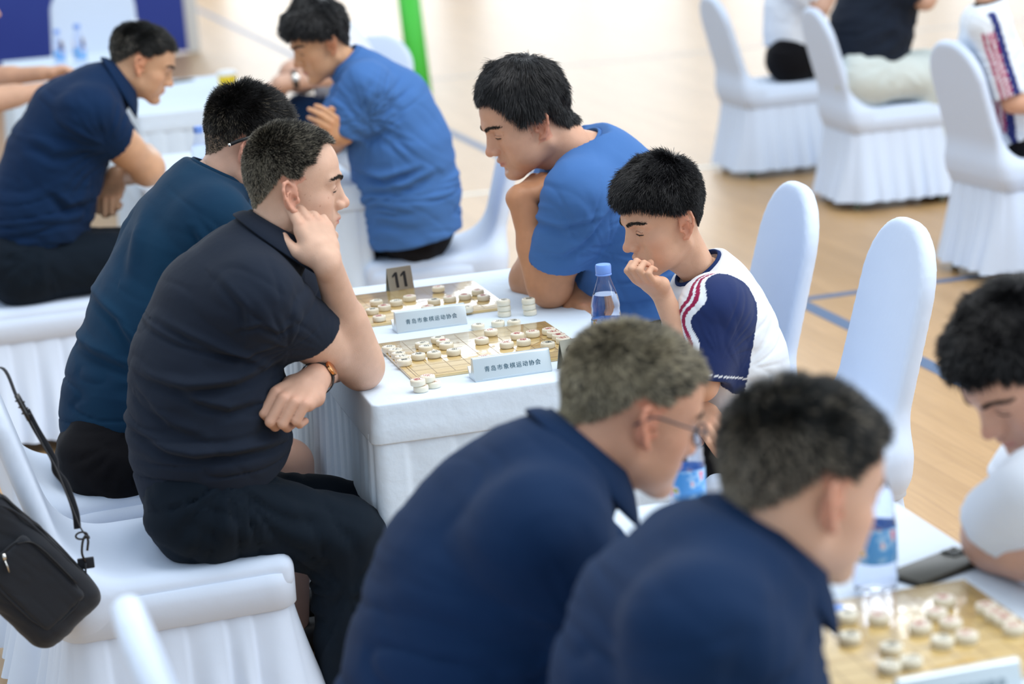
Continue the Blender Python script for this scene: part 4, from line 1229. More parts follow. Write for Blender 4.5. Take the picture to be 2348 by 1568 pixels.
    if brow and hair:
        nb_ = 420
        rg = np.random.default_rng(5); pts = []
        fm = np.where((HV[:, 0] > .04) & (np.abs(HV[:, 2]-.018) < .022))[0]
        kd = mathutils_kd(HV[fm])
        for s in (-1, 1):
            t = rg.random(nb_); v = rg.normal(0, 1, nb_)*.0018*(1-.55*t)
            b0 = np.stack([.100-.030*t**1.5, s*(.011+.043*t), .0165+.0075*np.sin(np.pi*(t*.75+.08))+v-.002*t], 1)
            idx = np.array([kd.find(p)[1] for p in b0]); sf = HV[fm][idx]; sn = HN[fm][idx]
            b0[:, 0] = sf[:, 0]; b0 = b0*.5+sf*.5
            dr = np.tile(A(-.25, s*.85, .22), (nb_, 1))+rg.normal(0, .18, (nb_, 3)); dr -= sn*(dr*sn).sum(1)[:, None]; dr /= np.linalg.norm(dr, axis=1)[:, None]
            pts.append(np.stack([b0-sn*.0005, b0+dr*.0035+sn*.0016, b0+dr*.0075+sn*.0014], 1))
        pts = np.concatenate(pts); W_ = toW(pts.reshape(-1, 3))
        hc = bpy.data.hair_curves.new('eyebrows'); hc.add_curves([3]*(2*nb_))
        hc.attributes['position'].data.foreach_set('vector', W_.astype(np.float32).ravel())
        ra = hc.attributes.get('radius') or hc.attributes.new('radius', 'FLOAT', 'POINT'); ra.data.foreach_set('value', np.tile([.00042, .00038, .00018], 2*nb_).astype(np.float32))
        hc.materials.append(M['brow']); eb = bpy.data.objects.new('eyebrows', hc); COL.objects.link(eb); eb.parent = body; eb['kind'] = 'stuff'
    # hair: a cap with volume, then strands
    if hair:
        m = scalp_mask(HV, hair['kind'])
        th_ = hair.get('cap', .004)
        keep = m[HQ].min(1) > .3
        q = HQ[keep]; U, inv = np.unique(q, return_inverse=True); q = inv.reshape(-1, 4)
        a_, zl_ = hairline(hair['kind']); ph_ = np.degrees(np.arctan2(np.abs(HV[U][:, 1]), HV[U][:, 0]+.012))
        edge = np.clip((HV[U][:, 2]-np.interp(ph_, a_, zl_))/hair.get('taper', .035), .04, 1)**.8
        vol = hair.get('vol')
        tt = th_*edge
        if vol: tt = tt+vol(HV[U])*edge
        Vh = HV[U]+HN[U]*(tt+.0006)[:, None]+HN[U]*(.0018*vnoise(HV[U], 160, 4))[:, None]*edge[:, None]
        hm = npmesh('hair', toW(Vh), q)
        c0 = hair.get('cols', BLACKH); f0 = hair.get('capfade', (.0, .05))
        g = np.clip((HV[U][:, 2]+.25*np.clip(-HV[U][:, 0]-.03, 0, 1)-f0[0])/(f0[1]-f0[0]), 0, 1)[:, None]; sc_ = np.array(hair.get('scalpcol', hairdark))
        base_ = np.array(c0[0])*1.6+np.array(c0[1])*.35*(c0[2]*(1-g)+c0[3]*g)
        setcol(hm, (sc_*(1-g)+base_*g)*(1+.25*vnoise(HV[U], 120, 8))[:, None])
        ho = link('hair', hm, M['hair_cap'], body)
        hair_strands('hair_strands', Vh, HN[U], q, toW, R, Sx, org, ho, M['hair'], hair['kind'], hair.get('n', 9000), hair['len'], hair.get('flow', .6), hair.get('stand', .6), hair.get('rad', .0006), seed=11, fade=hair.get('fade'), clump=hair.get('clump', .3), grav=hair.get('grav', 0), fringe=hair.get('fringe'), whorl=hair.get('whorl', (-.062, .012, .10)), cols=hair.get('cols', BLACKH), frontlen=hair.get('frontlen'))
    if glasses:
        G = link('glasses', None, None, body) if False else empty('glasses', (0, 0, 0), 0, body)
        for s in (-1, 1):
            c = A(.100, s*.034, -.006)
            t = np.linspace(0, 2*np.pi, 29)[:-1]
            ro = np.stack([c[0]-.006*np.abs(np.cos(t))*0+0*t-(np.abs(c[1]+.024*np.cos(t))-.03)*.22, c[1]+.025*np.cos(t)*np.abs(np.cos(t))**-.1, c[2]+.0175*np.sin(t)], 1)
            link('rim', tube('rim', toW(ro), .0014*Sx, 8, closed=True), glasses, body)
            Vl = toW(ro*1.0); link('lens', pymesh('lens', np.vstack([Vl, Vl+R@A(.0012, 0, 0)]), [tuple(range(28)), tuple(range(28, 56))[::-1]]+[(i, 28+i, 28+(i+1) % 28, (i+1) % 28) for i in range(28)]), M['glass'], body)
            te = [A(.094, s*.060, .002), A(.088, s*.071, .004), A(.05, s*.078, .004), A(.0, s*.082, .006), A(-.016, s*.083, .000), A(-.032, s*.080, -.014)]
            link('temple', tube('temple', toW(catmull(te, 5)), .0017*Sx, 8), glasses, body)
        link('bridge', tube('bridge', toW(np.array([A(.1015, -.009, -.001), A(.105, 0, .002), A(.1015, .009, -.001)])), .0013*Sx, 8), glasses, body)
        bpy.data.objects.remove(G)
    return dict(body=body, toW=toW, R=R, org=org, infos=infos, nb=nb, ndir=ndir, shirt=so, S=Sx)
M['crease'] = mat('eyelid_crease', (.30, .14, .10), .6)
M['shoe'] = mat('black_shoe', (.015, .015, .017), .5)
M['hair_black'] = hair_mat('hair_black', (.012, .012, .014), (.05, .05, .055), .12)
M['hair_salt'] = hair_mat('hair_salt', (.020, .019, .018), (.42, .39, .31), .40)
M['hair_grey'] = hair_mat('hair_grey', (.045, .045, .042), (.40, .38, .32), .55)
M['cap_black'] = mat('hair_cap_black', (.010, .010, .011), .6, bump=300, bump_d=.002)
M['cap_salt'] = mat('hair_cap_salt', (.055, .050, .042), .7, bump=300, bump_d=.002, noise=(22, (.11, .10, .08), .2))
M['cap_grey'] = mat('hair_cap_grey', (.08, .08, .07), .7, bump=300, bump_d=.002, noise=(22, (.16, .15, .12), .2))
C_BLACK = cloth_mat('charcoal_knit', (.010, .015, .028), (.013, .020, .036), bump=30, d=.002, sheen=.25)
C_TEAL = cloth_mat('dark_teal_cotton', (.003, .024, .060), (.005, .036, .080), bump=24, d=.002, sheen=.3)
C_NAVY = cloth_mat('navy_cotton', (.004, .019, .062), (.005, .023, .072), bump=24, d=.002, sheen=.2)
C_BLUE = cloth_mat('blue_cotton', (.058, .155, .40), (.065, .17, .43), bump=30, d=.0015, sheen=.15)
C_TROU = cloth_mat('black_trousers', (.004, .009, .017), (.006, .012, .021), bump=26, d=.002, sheen=.2)
C_DARK = cloth_mat('black_cotton_trousers', (.004, .004, .006), (.006, .006, .008), bump=26, d=.002)
FST = [(38, 95, 50), (42, 98, 50), (44, 98, 50), (44, 95, 50)]

# --- the man in black, leaning his cheek on his fist
Y = 4.35
W1 = at(750, 602, y=4.225); W1b = at(722, 872, y=4.235)
fold = lambda L, y, w, d: ([at(a, b, y=y) for a, b in L], w, d)
P1 = person('man_in_black', 'man in a black polo resting his cheek on his fist, elbow on the table', Y, 0, (.66, .42, .31),
    dict(ear=(668, 452), pitch=8, yaw=-3, s=1.04, bk=.78, h=.0022),
    [(480, 1090, .150, 1.22), (478, 985, .162, 1.2), (474, 830, .146, 1.3), (505, 700, .122, 1.45), (552, 615, .088, 1.6)],
    [dict(S=at(592, 690, y=4.19), E=at(828, 842, y=4.37), W=W1, r=(.060, .045, .029), sl=.47, slr=(.080, .070), cut=(-.22, 0, -.25), h=.003,
          hand=dict(d=at(722, 534, y=4.258)-W1, n=(.35, -.85, .15), side=-1, curls=[(14, 104, 50), (16, 104, 50), (16, 100, 50), (16, 96, 50)], sc=1.06, thumb=[(.018, .012, -.010), (.044, .038, -.016), (.050, .068, -.030), (.046, .092, -.040)])),
     dict(S=at(655, 640, y=4.54), E=at(795, 800, y=4.60), W=W1b, r=(.055, .043, .030), sl=.55, slr=(.078, .068), h=.003, col=(.62, .37, .27),
          hand=dict(d=at(634, 934, y=4.14)-W1b, n=(-.35, -.75, .55), side=1, curls=[(48, 80, 40), (50, 84, 40), (52, 84, 40), (54, 80, 40)], sc=1.14, thumb=[(.016, .012, -.012), (.034, .042, -.030), (.030, .070, -.042), (.020, .090, -.048)]))],
    C_BLACK, C_TROU,
    [dict(P=(at(470, 1165, y=4.25), at(800, 1228, y=4.24), at(800, 1690, y=4.24)), r=(.102, .084, .068)),
     dict(P=(at(470, 1150, y=4.45), at(850, 1195, y=4.47), at(880, 1640, y=4.47)), r=(.100, .082, .068))],
    hair=dict(kind='receding', mat=M['hair_salt'], capmat=M['cap_salt'], n=42000, len=[.004, .008, .013, .018], cap=.0025, rad=.00030, stand=.75, flow=.6, clump=.13, fade=(-.05, .045, .45), scalp=.75, scalpcol=(.27, .22, .15), cols=((.022, .020, .018), (.42, .38, .30), .70, .30, 1), capfade=(.0, .075)),
    h=.003, hs=.0042, stub=.35, nd=(.56, 0, .83), neck=(630, 552, .064), freckle=.8, wr=.0038, hem=(at(490, 1118, y=Y), (.34, 0, -.94)),
    tw=.008,
    folds=[fold([(375, 765), (450, 790), (540, 820), (600, 850)], 4.17, .008, .006), fold([(325, 775), (420, 800), (560, 822), (640, 800)], 4.17, .006, .004),
           fold([(330, 890), (430, 895), (540, 880), (640, 850)], 4.18, .010, .009), fold([(400, 900), (450, 925), (520, 940), (585, 925)], 4.18, .009, .006),
           fold([(320, 1020), (380, 1045), (440, 1050), (560, 1035), (650, 1030)], 4.18, .010, .010), fold([(330, 940), (380, 985), (450, 1000)], 4.18, .010, .005),
           fold([(540, 760), (590, 745), (640, 770), (680, 745)], 4.15, .006, .003), fold([(500, 650), (545, 700), (550, 780)], 4.15, .008, .003)])
# --- man in blue, chin on his hand
Y = 5.0
W5 = at(1192, 452, y=4.92); W5b = at(1318, 672, y=4.93)
P5 = person('man_in_blue', 'man in a blue tee with thick black hair, chin propped on his hand', Y, 180, (.66, .37, .25),
    dict(ear=(1238, 287), pitch=22, yaw=0, s=1.07, bk=.82, h=.0026),
    [(1445, 690, .165, 1.2), (1425, 560, .165, 1.25), (1392, 450, .150, 1.35), (1365, 385, .105, 1.6)],
    [dict(S=at(1325, 455, y=4.80), E=at(1262, 655, y=4.91), W=W5, r=(.062, .050, .031), sl=.68, slr=(.085, .074), cut=(.2, 0, .0), h=.0035, col=(.56, .27, .145),
          hand=dict(d=at(1262, 395, y=4.98)-W5, n=(-.25, -.2, .8), side=-1, curls=[(30, 50, 30), (30, 50, 30), (32, 52, 30), (34, 55, 30)], sc=1.02)),
     dict(S=at(1300, 420, y=5.20), E=at(1215, 640, y=5.14), W=W5b, r=(.058, .048, .032), sl=.62, slr=(.082, .072), h=.004, col=(.50, .26, .15),
          hand=dict(d=at(1372, 712, y=4.82)-W5b, n=(-.1, .3, .9), side=1, curls=[(30, 60, 30), (30, 60, 30), (32, 62, 30), (34, 65, 30)], sc=1.0))],
    C_BLUE, C_DARK,
    [dict(P=(at(1480, 770, y=4.9), at(1300, 800, y=4.9), at(1310, 1150, y=4.9)), r=(.095, .080, .065)),
     dict(P=(at(1480, 760, y=5.12), at(1290, 790, y=5.12), at(1300, 1140, y=5.12)), r=(.095, .080, .065))],
    hair=dict(kind='long', mat=M['hair_black'], capmat=M['cap_black'], n=34000, len=[.028, .036, .040, .040], frontlen=.62, cap=.013, rad=.0005, stand=.28, flow=1.0, clump=.45, scalp=.5, grav=.35, vol=lambda p: .010*np.clip((p[:, 2]-.02)/.06, 0, 1)),
    h=.0035, hs=.0048, stub=.55, nd=(-.55, 0, .84), neck=(1318, 352, .074), kind='tee', wr=.0034, hem=None, freckle=.6, fat=1.2,
    folds=[fold([(1215, 520), (1290, 530), (1380, 500)], 4.75, .007, .004), fold([(1240, 590), (1300, 600), (1350, 560), (1400, 480)], 4.75, .010, .007)])
# --- the boy
Y = 4.42
W6 = at(1516, 668, y=4.33); W6b = at(1600, 935, y=4.30)
C_JERSEY = mat('two_tone_jersey', rough=.8, spec=.15, attr='col', bump=24, bump_d=.002, sheen=.1)
def jersey(nb, arms, heading, white=(.78, .84, .92), navy=(.010, .025, .11), red=(.30, .01, .07), fx=-1):
    def fn(V, N):
        C = np.tile(np.array(white), (len(V), 1)); 
        nav = np.zeros(len(V), bool); wh = np.zeros(len(V), bool); rd = np.zeros(len(V), bool)
        for S, E, rr in arms:
            S = np.asarray(S); E = np.asarray(E); s = 1 if S[1] > nb[1] else -1
            # raglan: from the neck to the armpit
            out = (V[:, 1]-nb[1])*s
            dz = nb[2]-V[:, 2]
            lim = .030+.42*dz
            ax = unit(E-S); t = (V-S)@ax; rad = np.linalg.norm(V-S-t[:, None]*ax, axis=1)
            arm = (out > lim) & (rad < rr+.035) & (t > -.14)
            # stripes along the front of the sleeve
            front = unit(A(fx, 0, .25)); a = np.cross(ax, A(0, s, 0)); u = V-S-t[:, None]*ax
            ang = np.degrees(np.arctan2(u@A(0, s, 0), u@front))+12*np.sin(t*60)
            nav |= arm
            fr = arm & (ang < 42)
            wh |= fr
            rd |= fr & (((ang > -2) & (ang < 9)) | ((ang > 16) & (ang < 27)))
            Ls = np.linalg.norm(E-S)
            wh |= arm & (np.abs(t-Ls*.85) < .0016)
        C[nav] = navy; C[wh] = white; C[rd] = red
        return C
    return fn
C_WHITE = cloth_mat('white_jersey', (.74, .80, .88), (.70, .77, .86), bump=24, d=.002, sheen=.1)
C_JNAVY = cloth_mat('navy_jersey', (.010, .025, .10), (.012, .03, .115), bump=24, d=.002)
boy_col = jersey(at(1606, 622, y=Y), [(at(1632, 715, y=4.29), at(1608, 880, y=4.27), .066), (at(1600, 700, y=4.54), at(1560, 850, y=4.56), .066)], 180)
P6 = person('boy', 'boy in a white and navy jersey biting his fingers over the board', Y, 180, (.68, .40, .27),
    dict(ear=(1570, 517), pitch=15, yaw=6, s=.99, bk=.70, h=.0024),
    [(1700, 1000, .118, 1.25), (1682, 900, .118, 1.2), (1668, 800, .112, 1.25), (1650, 715, .095, 1.35), (1640, 665, .070, 1.5)],
    [dict(S=at(1632, 715, y=4.29), E=at(1608, 880, y=4.27), W=W6, r=(.040, .034, .0225), sl=.93, slr=(.066, .058), cut=(0, 0, 0), h=.0028,
          hand=dict(d=at(1474, 640, y=4.30)-W6, n=(-.30, -.25, -.8), side=-1, curls=[(12, 95, 60), (14, 98, 62), (16, 96, 60), (18, 92, 60)], sc=.80, thumb=[(.012, .006, -.004), (.034, .022, -.012), (.034, .034, -.040), (.030, .040, -.066)])),
     dict(S=at(1600, 700, y=4.54), E=at(1560, 850, y=4.56), W=W6b, r=(.040, .034, .0225), sl=.9, slr=(.066, .058), h=.0035,
          hand=dict(d=at(1634, 985, y=4.22)-W6b, n=(-.4, .2, .8), side=1, curls=REST, sc=.8))],
    C_JERSEY, C_DARK,
    [dict(P=(at(1700, 1075, y=4.33), at(1470, 1090, y=4.33), at(1480, 1480, y=4.33)), r=(.075, .062, .05)),
     dict(P=(at(1700, 1065, y=4.51), at(1460, 1080, y=4.51), at(1470, 1470, y=4.51)), r=(.075, .062, .05))],
    hair=dict(kind='boy', mat=M['hair_black'], capmat=M['cap_black'], n=36000, len=[.006, .012, .024, .032], cap=.006, rad=.00042, stand=.65, flow=.75, clump=.28, scalp=.75, grav=.15, vol=lambda p: .012*np.clip((p[:, 2]-.02)/.06, 0, 1), fringe=.35),
    h=.003, hs=.0036, stub=0, nd=(-.55, 0, .84), scol=boy_col, neck=(1606, 622, .050), kind='tee', wr=.0022, hem=(at(1680, 1050, y=Y), (-.2, 0, -1)), freckle=.15, fat=1.05, collar=dict(mat=C_JNAVY))
def arm(S, E, Wr, r=(.058, .046, .030), **k): return dict(S=S, E=E, W=Wr, r=r, **k)
HB = dict(mat=M['hair_black'], capmat=M['cap_black'])
# --- man in teal beside the man in black
Y = 4.96
Wp = at(735, 690, y=4.98)
P2 = person('p', 'man in a dark teal tee with a pen behind his ear, hidden face', Y, 0, (.66, .40, .30),
    dict(ear=(563, 352), pitch=24, yaw=4, s=1.02, bk=.78, h=.0024),
    [(290, 965, .155, 1.22), (318, 880, .160, 1.22), (368, 720, .155, 1.3), (422, 560, .135, 1.4), (452, 462, .092, 1.6)],
    [arm(at(495, 520, y=4.80), at(740, 740, y=4.90), Wp, sl=.6, slr=(.080, .072)), arm(at(500, 480, y=5.14), at(725, 720, y=5.16), at(735, 680, y=5.06), sl=.6, slr=(.080, .072), hand=dict(d=(.3, -.6, .5), n=(.6, .3, .6), side=1, curls=FIST), h=.006)],
    C_TEAL, C_DARK,
    [dict(P=(at(255, 1045, y=4.86), at(560, 1060, y=4.86), at(600, 1430, y=4.86)), r=(.100, .078, .062)), dict(P=(at(255, 1035, y=5.06), at(560, 1050, y=5.06), at(600, 1420, y=5.06)), r=(.100, .078, .062))],
    hair=dict(kind='short', mat=M['hair_black'], capmat=M['cap_black'], n=24000, len=[.004, .007, .022, .034], cap=.004, rad=.00040, stand=.65, flow=.7, clump=.30, fade=(-.05, .045, .35), scalp=.55, scalpcol=(.30, .22, .16), capfade=(.01, .06), cols=((.014, .013, .013), (.20, .17, .13), .35, .08, 1), vol=lambda p: .010*np.clip((p[:, 2]-.045)/.05, 0, 1)),
    hs=.005, stub=.3, nd=(.5, 0, .86), neck=(500, 402, .062), kind='tee', wr=.003, hem=(at(220, 985, y=Y), (.18, 0, -1)), brow=False,
    limbs=[dict(S=at(600, 1045, y=4.86), E=at(664, 1062, y=4.86), W=at(668, 1460, y=4.86), r=(.06, .052, .042), h=.007)],
    folds=[fold([(205, 700), (260, 740), (300, 800)], 4.8, .010, .006), fold([(170, 820), (230, 830), (300, 850)], 4.8, .012, .008), fold([(330, 470), (300, 540), (280, 640)], 4.8, .012, .006), fold([(430, 520), (450, 560), (440, 600)], 4.8, .008, .004)])
pen = link('pen', tube('pen', [at(524, 333, y=4.868), at(545, 324, y=4.862), at(600, 306, y=4.855)], .0042, 12), M['black_plastic']); tag(pen, 'black pen tucked behind the ear of the man in teal', 'pen')
tipm = link('pen_clip', tube('t', [at(524, 333, y=4.8665), at(529, 331, y=4.8655)], .0044, 12), M['chrome'], pen)
# --- bending man in navy, second table
Y = 7.25
Wn = at(262, 405, y=7.33)
P3 = person('p', 'man in navy bending over the second table, fist hanging off its edge', Y, 0, (.62, .36, .22),
    dict(ear=(322, 154), pitch=28, yaw=-3, s=1.02, bk=1.0, h=.004),
    [(70, 580, .170, 1.22), (92, 480, .168, 1.22), (128, 370, .160, 1.3), (172, 272, .140, 1.4), (222, 212, .090, 1.5)],
    [arm(at(205, 262, y=7.06), at(338, 388, y=7.22), at(335, 350, y=7.50), r=(.066, .054, .034), sl=.42, slr=(.088, .078), cut=(-.1, 0, .25), h=.006),
     arm(at(215, 240, y=7.44), at(318, 385, y=7.52), Wn, r=(.058, .046, .032), sl=.6, slr=(.080, .070), h=.005, hand=dict(d=at(246, 455, y=7.27)-Wn, n=(-.3, -.8, .4), side=1, curls=[(45, 80, 40)]*4, sc=1.1))],
    C_NAVY, C_TROU,
    [dict(P=(at(60, 612, y=7.15), at(330, 590, y=7.15), at(340, 860, y=7.15)), r=(.115, .095, .07)), dict(P=(at(60, 600, y=7.35), at(330, 580, y=7.35), at(340, 850, y=7.35)), r=(.112, .095, .07))],
    hair=dict(kind='short', n=12000, len=[.004, .008, .016, .022], cap=.005, rad=.0007, stand=.5, flow=.8, clump=.3, scalp=.75, scalpcol=(.16, .13, .10), capfade=(.0, .06), cols=((.012, .012, .012), (.22, .2, .17), .3, .08, 1), mat=M['hair_black'], capmat=M['cap_black'], fade=(-.05, .04, .5)),
    h=.006, hs=.0075, stub=.3, nd=(.85, 0, .5), neck=(268, 190, .062), wr=.006, hem=(at(60, 560, y=Y), (.1, 0, -1)),
    folds=[fold([(110, 440), (150, 480), (200, 470)], 7.1, .015, .010), fold([(60, 330), (120, 360), (200, 350)], 7.1, .018, .008)])
# --- young man in blue
Y = 7.15
Wa = at(790, 312, y=6.98)
P4 = person('p', 'young man in a blue tee hugging his own arm, dark fringe', Y, 180, (.62, .34, .19),
    dict(ear=(760, 105), pitch=20, yaw=2, s=1.05, bk=.72, h=.004),
    [(945, 515, .172, 1.25), (934, 425, .170, 1.22), (915, 330, .168, 1.3), (885, 240, .140, 1.4), (842, 185, .090, 1.5)],
    [arm(at(835, 205, y=6.97), at(778, 302, y=7.02), at(700, 330, y=7.30), r=(.052, .044, .03), sl=.92, slr=(.084, .082), h=.006),
     arm(at(815, 195, y=7.34), at(745, 335, y=7.30), Wa, r=(.052, .042, .028), sl=.6, slr=(.075, .070), h=.005, hand=dict(d=at(738, 268, y=6.90)-Wa, n=(.1, -.95, .1), side=1, curls=[(30, 45, 25), (28, 45, 25), (32, 48, 25), (36, 50, 25)], spread=.06))],
    C_BLUE, C_DARK,
    [dict(P=(at(972, 512, y=7.16), at(815, 500, y=7.22), at(815, 740, y=7.22)), r=(.086, .080, .06)), dict(P=(at(972, 504, y=7.33), at(810, 492, y=7.38), at(810, 735, y=7.38)), r=(.086, .080, .06))],
    hair=dict(kind='boy', n=14000, len=[.010, .018, .030, .038], cap=.010, rad=.0009, stand=.35, flow=1.0, clump=.45, scalp=.6, grav=.2, vol=lambda p: .016*np.clip((p[:, 2]-.01)/.06, 0, 1), **HB),
    h=.006, hs=.0065, stub=0, nd=(-.62, 0, .78), neck=(792, 140, .058), kind='tee', wr=.006, hem=(at(940, 545, y=Y), (.15, 0, -1)),
    folds=[fold([(830, 410), (880, 420), (960, 390)], 6.95, .012, .012), fold([(860, 450), (920, 440), (1000, 400)], 6.95, .015, .010), fold([(790, 290), (850, 330), (880, 300)], 6.95, .012, .010)])
# --- grey-haired man with glasses, near
Y = 2.9
M['glasses_frame'] = mat('dark_glasses_frame', (.02, .03, .05), .3)
P7 = person('p', 'blurred grey-haired man with glasses in navy, seen from behind', Y, 0, (.68, .37, .25),
    dict(ear=(1487, 984), pitch=24, yaw=6, s=1.01, bk=1.0, h=.004),
    [(1010, 1640, .160, 1.25), (1062, 1500, .155, 1.3), (1118, 1330, .150, 1.35), (1185, 1190, .118, 1.45), (1245, 1100, .085, 1.6)],
    [arm(at(1235, 1240, y=2.71), at(1520, 1600, y=2.72), at(1700, 1500, y=2.75), r=(.060, .048, .032), sl=.62, slr=(.085, .076), h=.007),
     arm(at(1260, 1180, y=3.09), at(1500, 1500, y=3.12), at(1680, 1400, y=3.05), r=(.060, .048, .032), sl=.62, slr=(.082, .074), h=.007)],
    C_NAVY, C_TROU,
    [dict(P=(at(1000, 1760, y=2.8), at(1560, 1800, y=2.8), at(1560, 2500, y=2.8)), r=(.1, .085, .07)), dict(P=(at(1000, 1750, y=3.0), at(1560, 1790, y=3.0), at(1560, 2480, y=3.0)), r=(.1, .085, .07))],
    hair=dict(kind='short', n=16000, len=[.006, .010, .014, .020], cap=.004, rad=.0007, stand=.65, flow=.6, clump=.3, scalp=.8, scalpcol=(.30, .26, .19), cols=((.040, .038, .032), (.52, .46, .33), .80, .62, 1), mat=M['hair_grey'], capmat=M['cap_grey'], fade=(-.05, .04, .6)),
    h=.006, hs=.007, stub=.3, nd=(.72, 0, .69), neck=(1322, 1052, .066), wr=.004, glasses=M['glasses_frame'])
# --- nearest man in navy
Y = 2.36
P8 = person('p', 'nearest blurred man in navy, short dark hair greying at the sides', Y, 0, (.68, .42, .30),
    dict(ear=(1912, 1165), pitch=19, yaw=13, s=1.02, bk=.96, h=.004),
    [(1560, 1720, .160, 1.25), (1580, 1570, .155, 1.3), (1605, 1430, .130, 1.4), (1655, 1325, .092, 1.6)],
    [arm(at(1600, 1470, y=2.17), at(1850, 1850, y=2.18), at(2050, 1750, y=2.2), r=(.060, .048, .032), sl=.62, slr=(.085, .076), h=.007),
     arm(at(1640, 1400, y=2.55), at(1850, 1760, y=2.56), at(2050, 1700, y=2.5), r=(.060, .048, .032), sl=.62, slr=(.082, .074), h=.007)],
    C_NAVY, C_TROU,
    [dict(P=(at(1560, 2000, y=2.26), at(2150, 2050, y=2.26), at(2150, 2900, y=2.26)), r=(.1, .085, .07)), dict(P=(at(1560, 1980, y=2.46), at(2150, 2030, y=2.46), at(2150, 2850, y=2.46)), r=(.1, .085, .07))],
    hair=dict(kind='short', n=16000, len=[.005, .010, .018, .024], cap=.005, rad=.0007, stand=.6, flow=.7, clump=.3, scalp=.75, scalpcol=(.22, .18, .14), cols=((.014, .015, .015), (.38, .33, .26), .70, .12, 1), mat=M['hair_salt'], capmat=M['cap_black'], fade=(-.05, .04, .6)),
    h=.006, hs=.007, stub=.3, nd=(.72, 0, .69), neck=(1748, 1270, .068), wr=.004)
# --- man in the white tee at the right edge
Y = 2.80
C_WTEE = cloth_mat('white_tee_cotton', (.78, .83, .92), (.74, .80, .90), bump=24, d=.002, sheen=.1)
P9 = person('p', 'man in a white tee at the right edge, head bowed over the table', Y, 180, (.64, .37, .27),
    dict(ear=(2440, 872), pitch=36, yaw=12, s=.98, h=.004),
    [(2590, 1530, .150, 1.25), (2570, 1370, .145, 1.3), (2545, 1240, .120, 1.4), (2520, 1165, .085, 1.6)],
    [arm(at(2400, 1130, y=2.66), at(2285, 1228, z=.80), at(2450, 1300, y=2.60), r=(.055, .048, .034), sl=.62, slr=(.070, .076), cut=(.55, 0, -.5), h=.006, hand=dict(d=(.5, -.5, -.1), n=(0, .2, .9), side=1, curls=REST)),
     arm(at(2420, 1060, y=2.98), at(2300, 1190, y=3.02), at(2420, 1230, y=2.9), r=(.055, .046, .032), sl=.62, slr=(.080, .074), h=.007)],
    C_WTEE, C_DARK,
    [dict(P=(at(2600, 1600, y=2.70), at(2350, 1620, y=2.70), at(2350, 2250, y=2.7)), r=(.1, .085, .07)), dict(P=(at(2600, 1590, y=2.9), at(2350, 1610, y=2.9), at(2350, 2230, y=2.9)), r=(.1, .085, .07))],
    hair=dict(kind='boy', n=14000, len=[.006, .014, .022, .026], cap=.005, rad=.0008, stand=.6, flow=.8, clump=.35, scalp=.7, vol=lambda p: .010*np.clip((p[:, 2]-.02)/.06, 0, 1), **HB),
    h=.006, hs=.007, stub=.4, nd=(-.6, 0, .8), neck=(2480, 1075, .060), kind='tee', wr=.003)
# --- people farther off, heads cut by the frame
Y = 8.9
Wl = at(100, 168, y=8.8)
P10 = person('p', 'person at the left edge of whom only two reaching forearms show', Y, 0, (.62, .36, .24),
    dict(ear=(-70, 20), pitch=10, yaw=0, s=1.0, h=.006),
    [(-150, 420, .150, 1.2), (-150, 330, .150, 1.2), (-145, 240, .145, 1.3), (-130, 150, .11, 1.5)],
    [arm(at(-110, 160, y=8.7), at(-20, 230, y=8.6), at(95, 208, y=8.65), sl=.6, r=(.056, .046, .033), h=.006, hand=dict(d=(.85, .1, .2), n=(0, -.4, .9), side=1, curls=REST)),
     arm(at(-110, 140, y=9.1), at(-30, 180, y=9.0), Wl, sl=.6, h=.006, r=(.055, .042, .030), hand=dict(d=(.9, .0, .1), n=(-.2, .3, .9), side=-1, curls=REST))],
    C_WTEE, C_DARK, [dict(P=(at(-150, 430, y=8.8), at(-10, 430, y=8.8), at(-10, 600, y=8.8)), r=(.1, .085, .07)), dict(P=(at(-150, 425, y=9.0), at(-10, 425, y=9.0), at(-10, 595, y=9.0)), r=(.1, .085, .07))],
    hair=dict(kind='short', n=3000, len=[.01]*4, cap=.006, rad=.001, **HB), h=.008, hs=.010, stub=0, neck=(-100, 95, .06), kind='tee')
Y = 9.9
P11 = person('p', 'person in white with a wristwatch, hidden behind the young man in blue', Y, 180, (.64, .40, .30),
    dict(ear=(728, 42), pitch=10, yaw=0, s=1.0, h=.006),
    [(800, 255, .140, 1.2), (795, 190, .140, 1.25), (785, 125, .130, 1.35), (780, 90, .09, 1.5)],
    [arm(at(745, 118, y=9.7), at(668, 165, y=9.65), at(640, 215, y=9.8), sl=.62, slr=(.085, .085), h=.007),
     arm(at(760, 110, y=10.1), at(700, 190, y=10.0), at(650, 190, y=9.62), sl=.5, slr=(.08, .075), h=.006, hand=dict(d=(-.8, -.1, -.3), n=(-.2, -.6, .8), side=1, curls=REST)),
    ],
    C_WTEE, C_NAVY, [dict(P=(at(800, 270, y=9.8), at(690, 262, y=9.8), at(690, 390, y=9.8)), r=(.1, .085, .07)), dict(P=(at(800, 265, y=10.0), at(690, 258, y=10.0), at(690, 385, y=10.0)), r=(.1, .085, .07))],
    hair=dict(kind='short', n=3000, len=[.01]*4, cap=.006, rad=.001, **HB), h=.008, hs=.010, stub=0, neck=(752, 84, .056), kind='tee',
    limbs=[dict(S=at(760, 150, y=9.58), E=at(750, 172, y=9.56), W=at(640, 190, y=9.52), r=(.045, .042, .035), h=.007)])
Y = 10.75
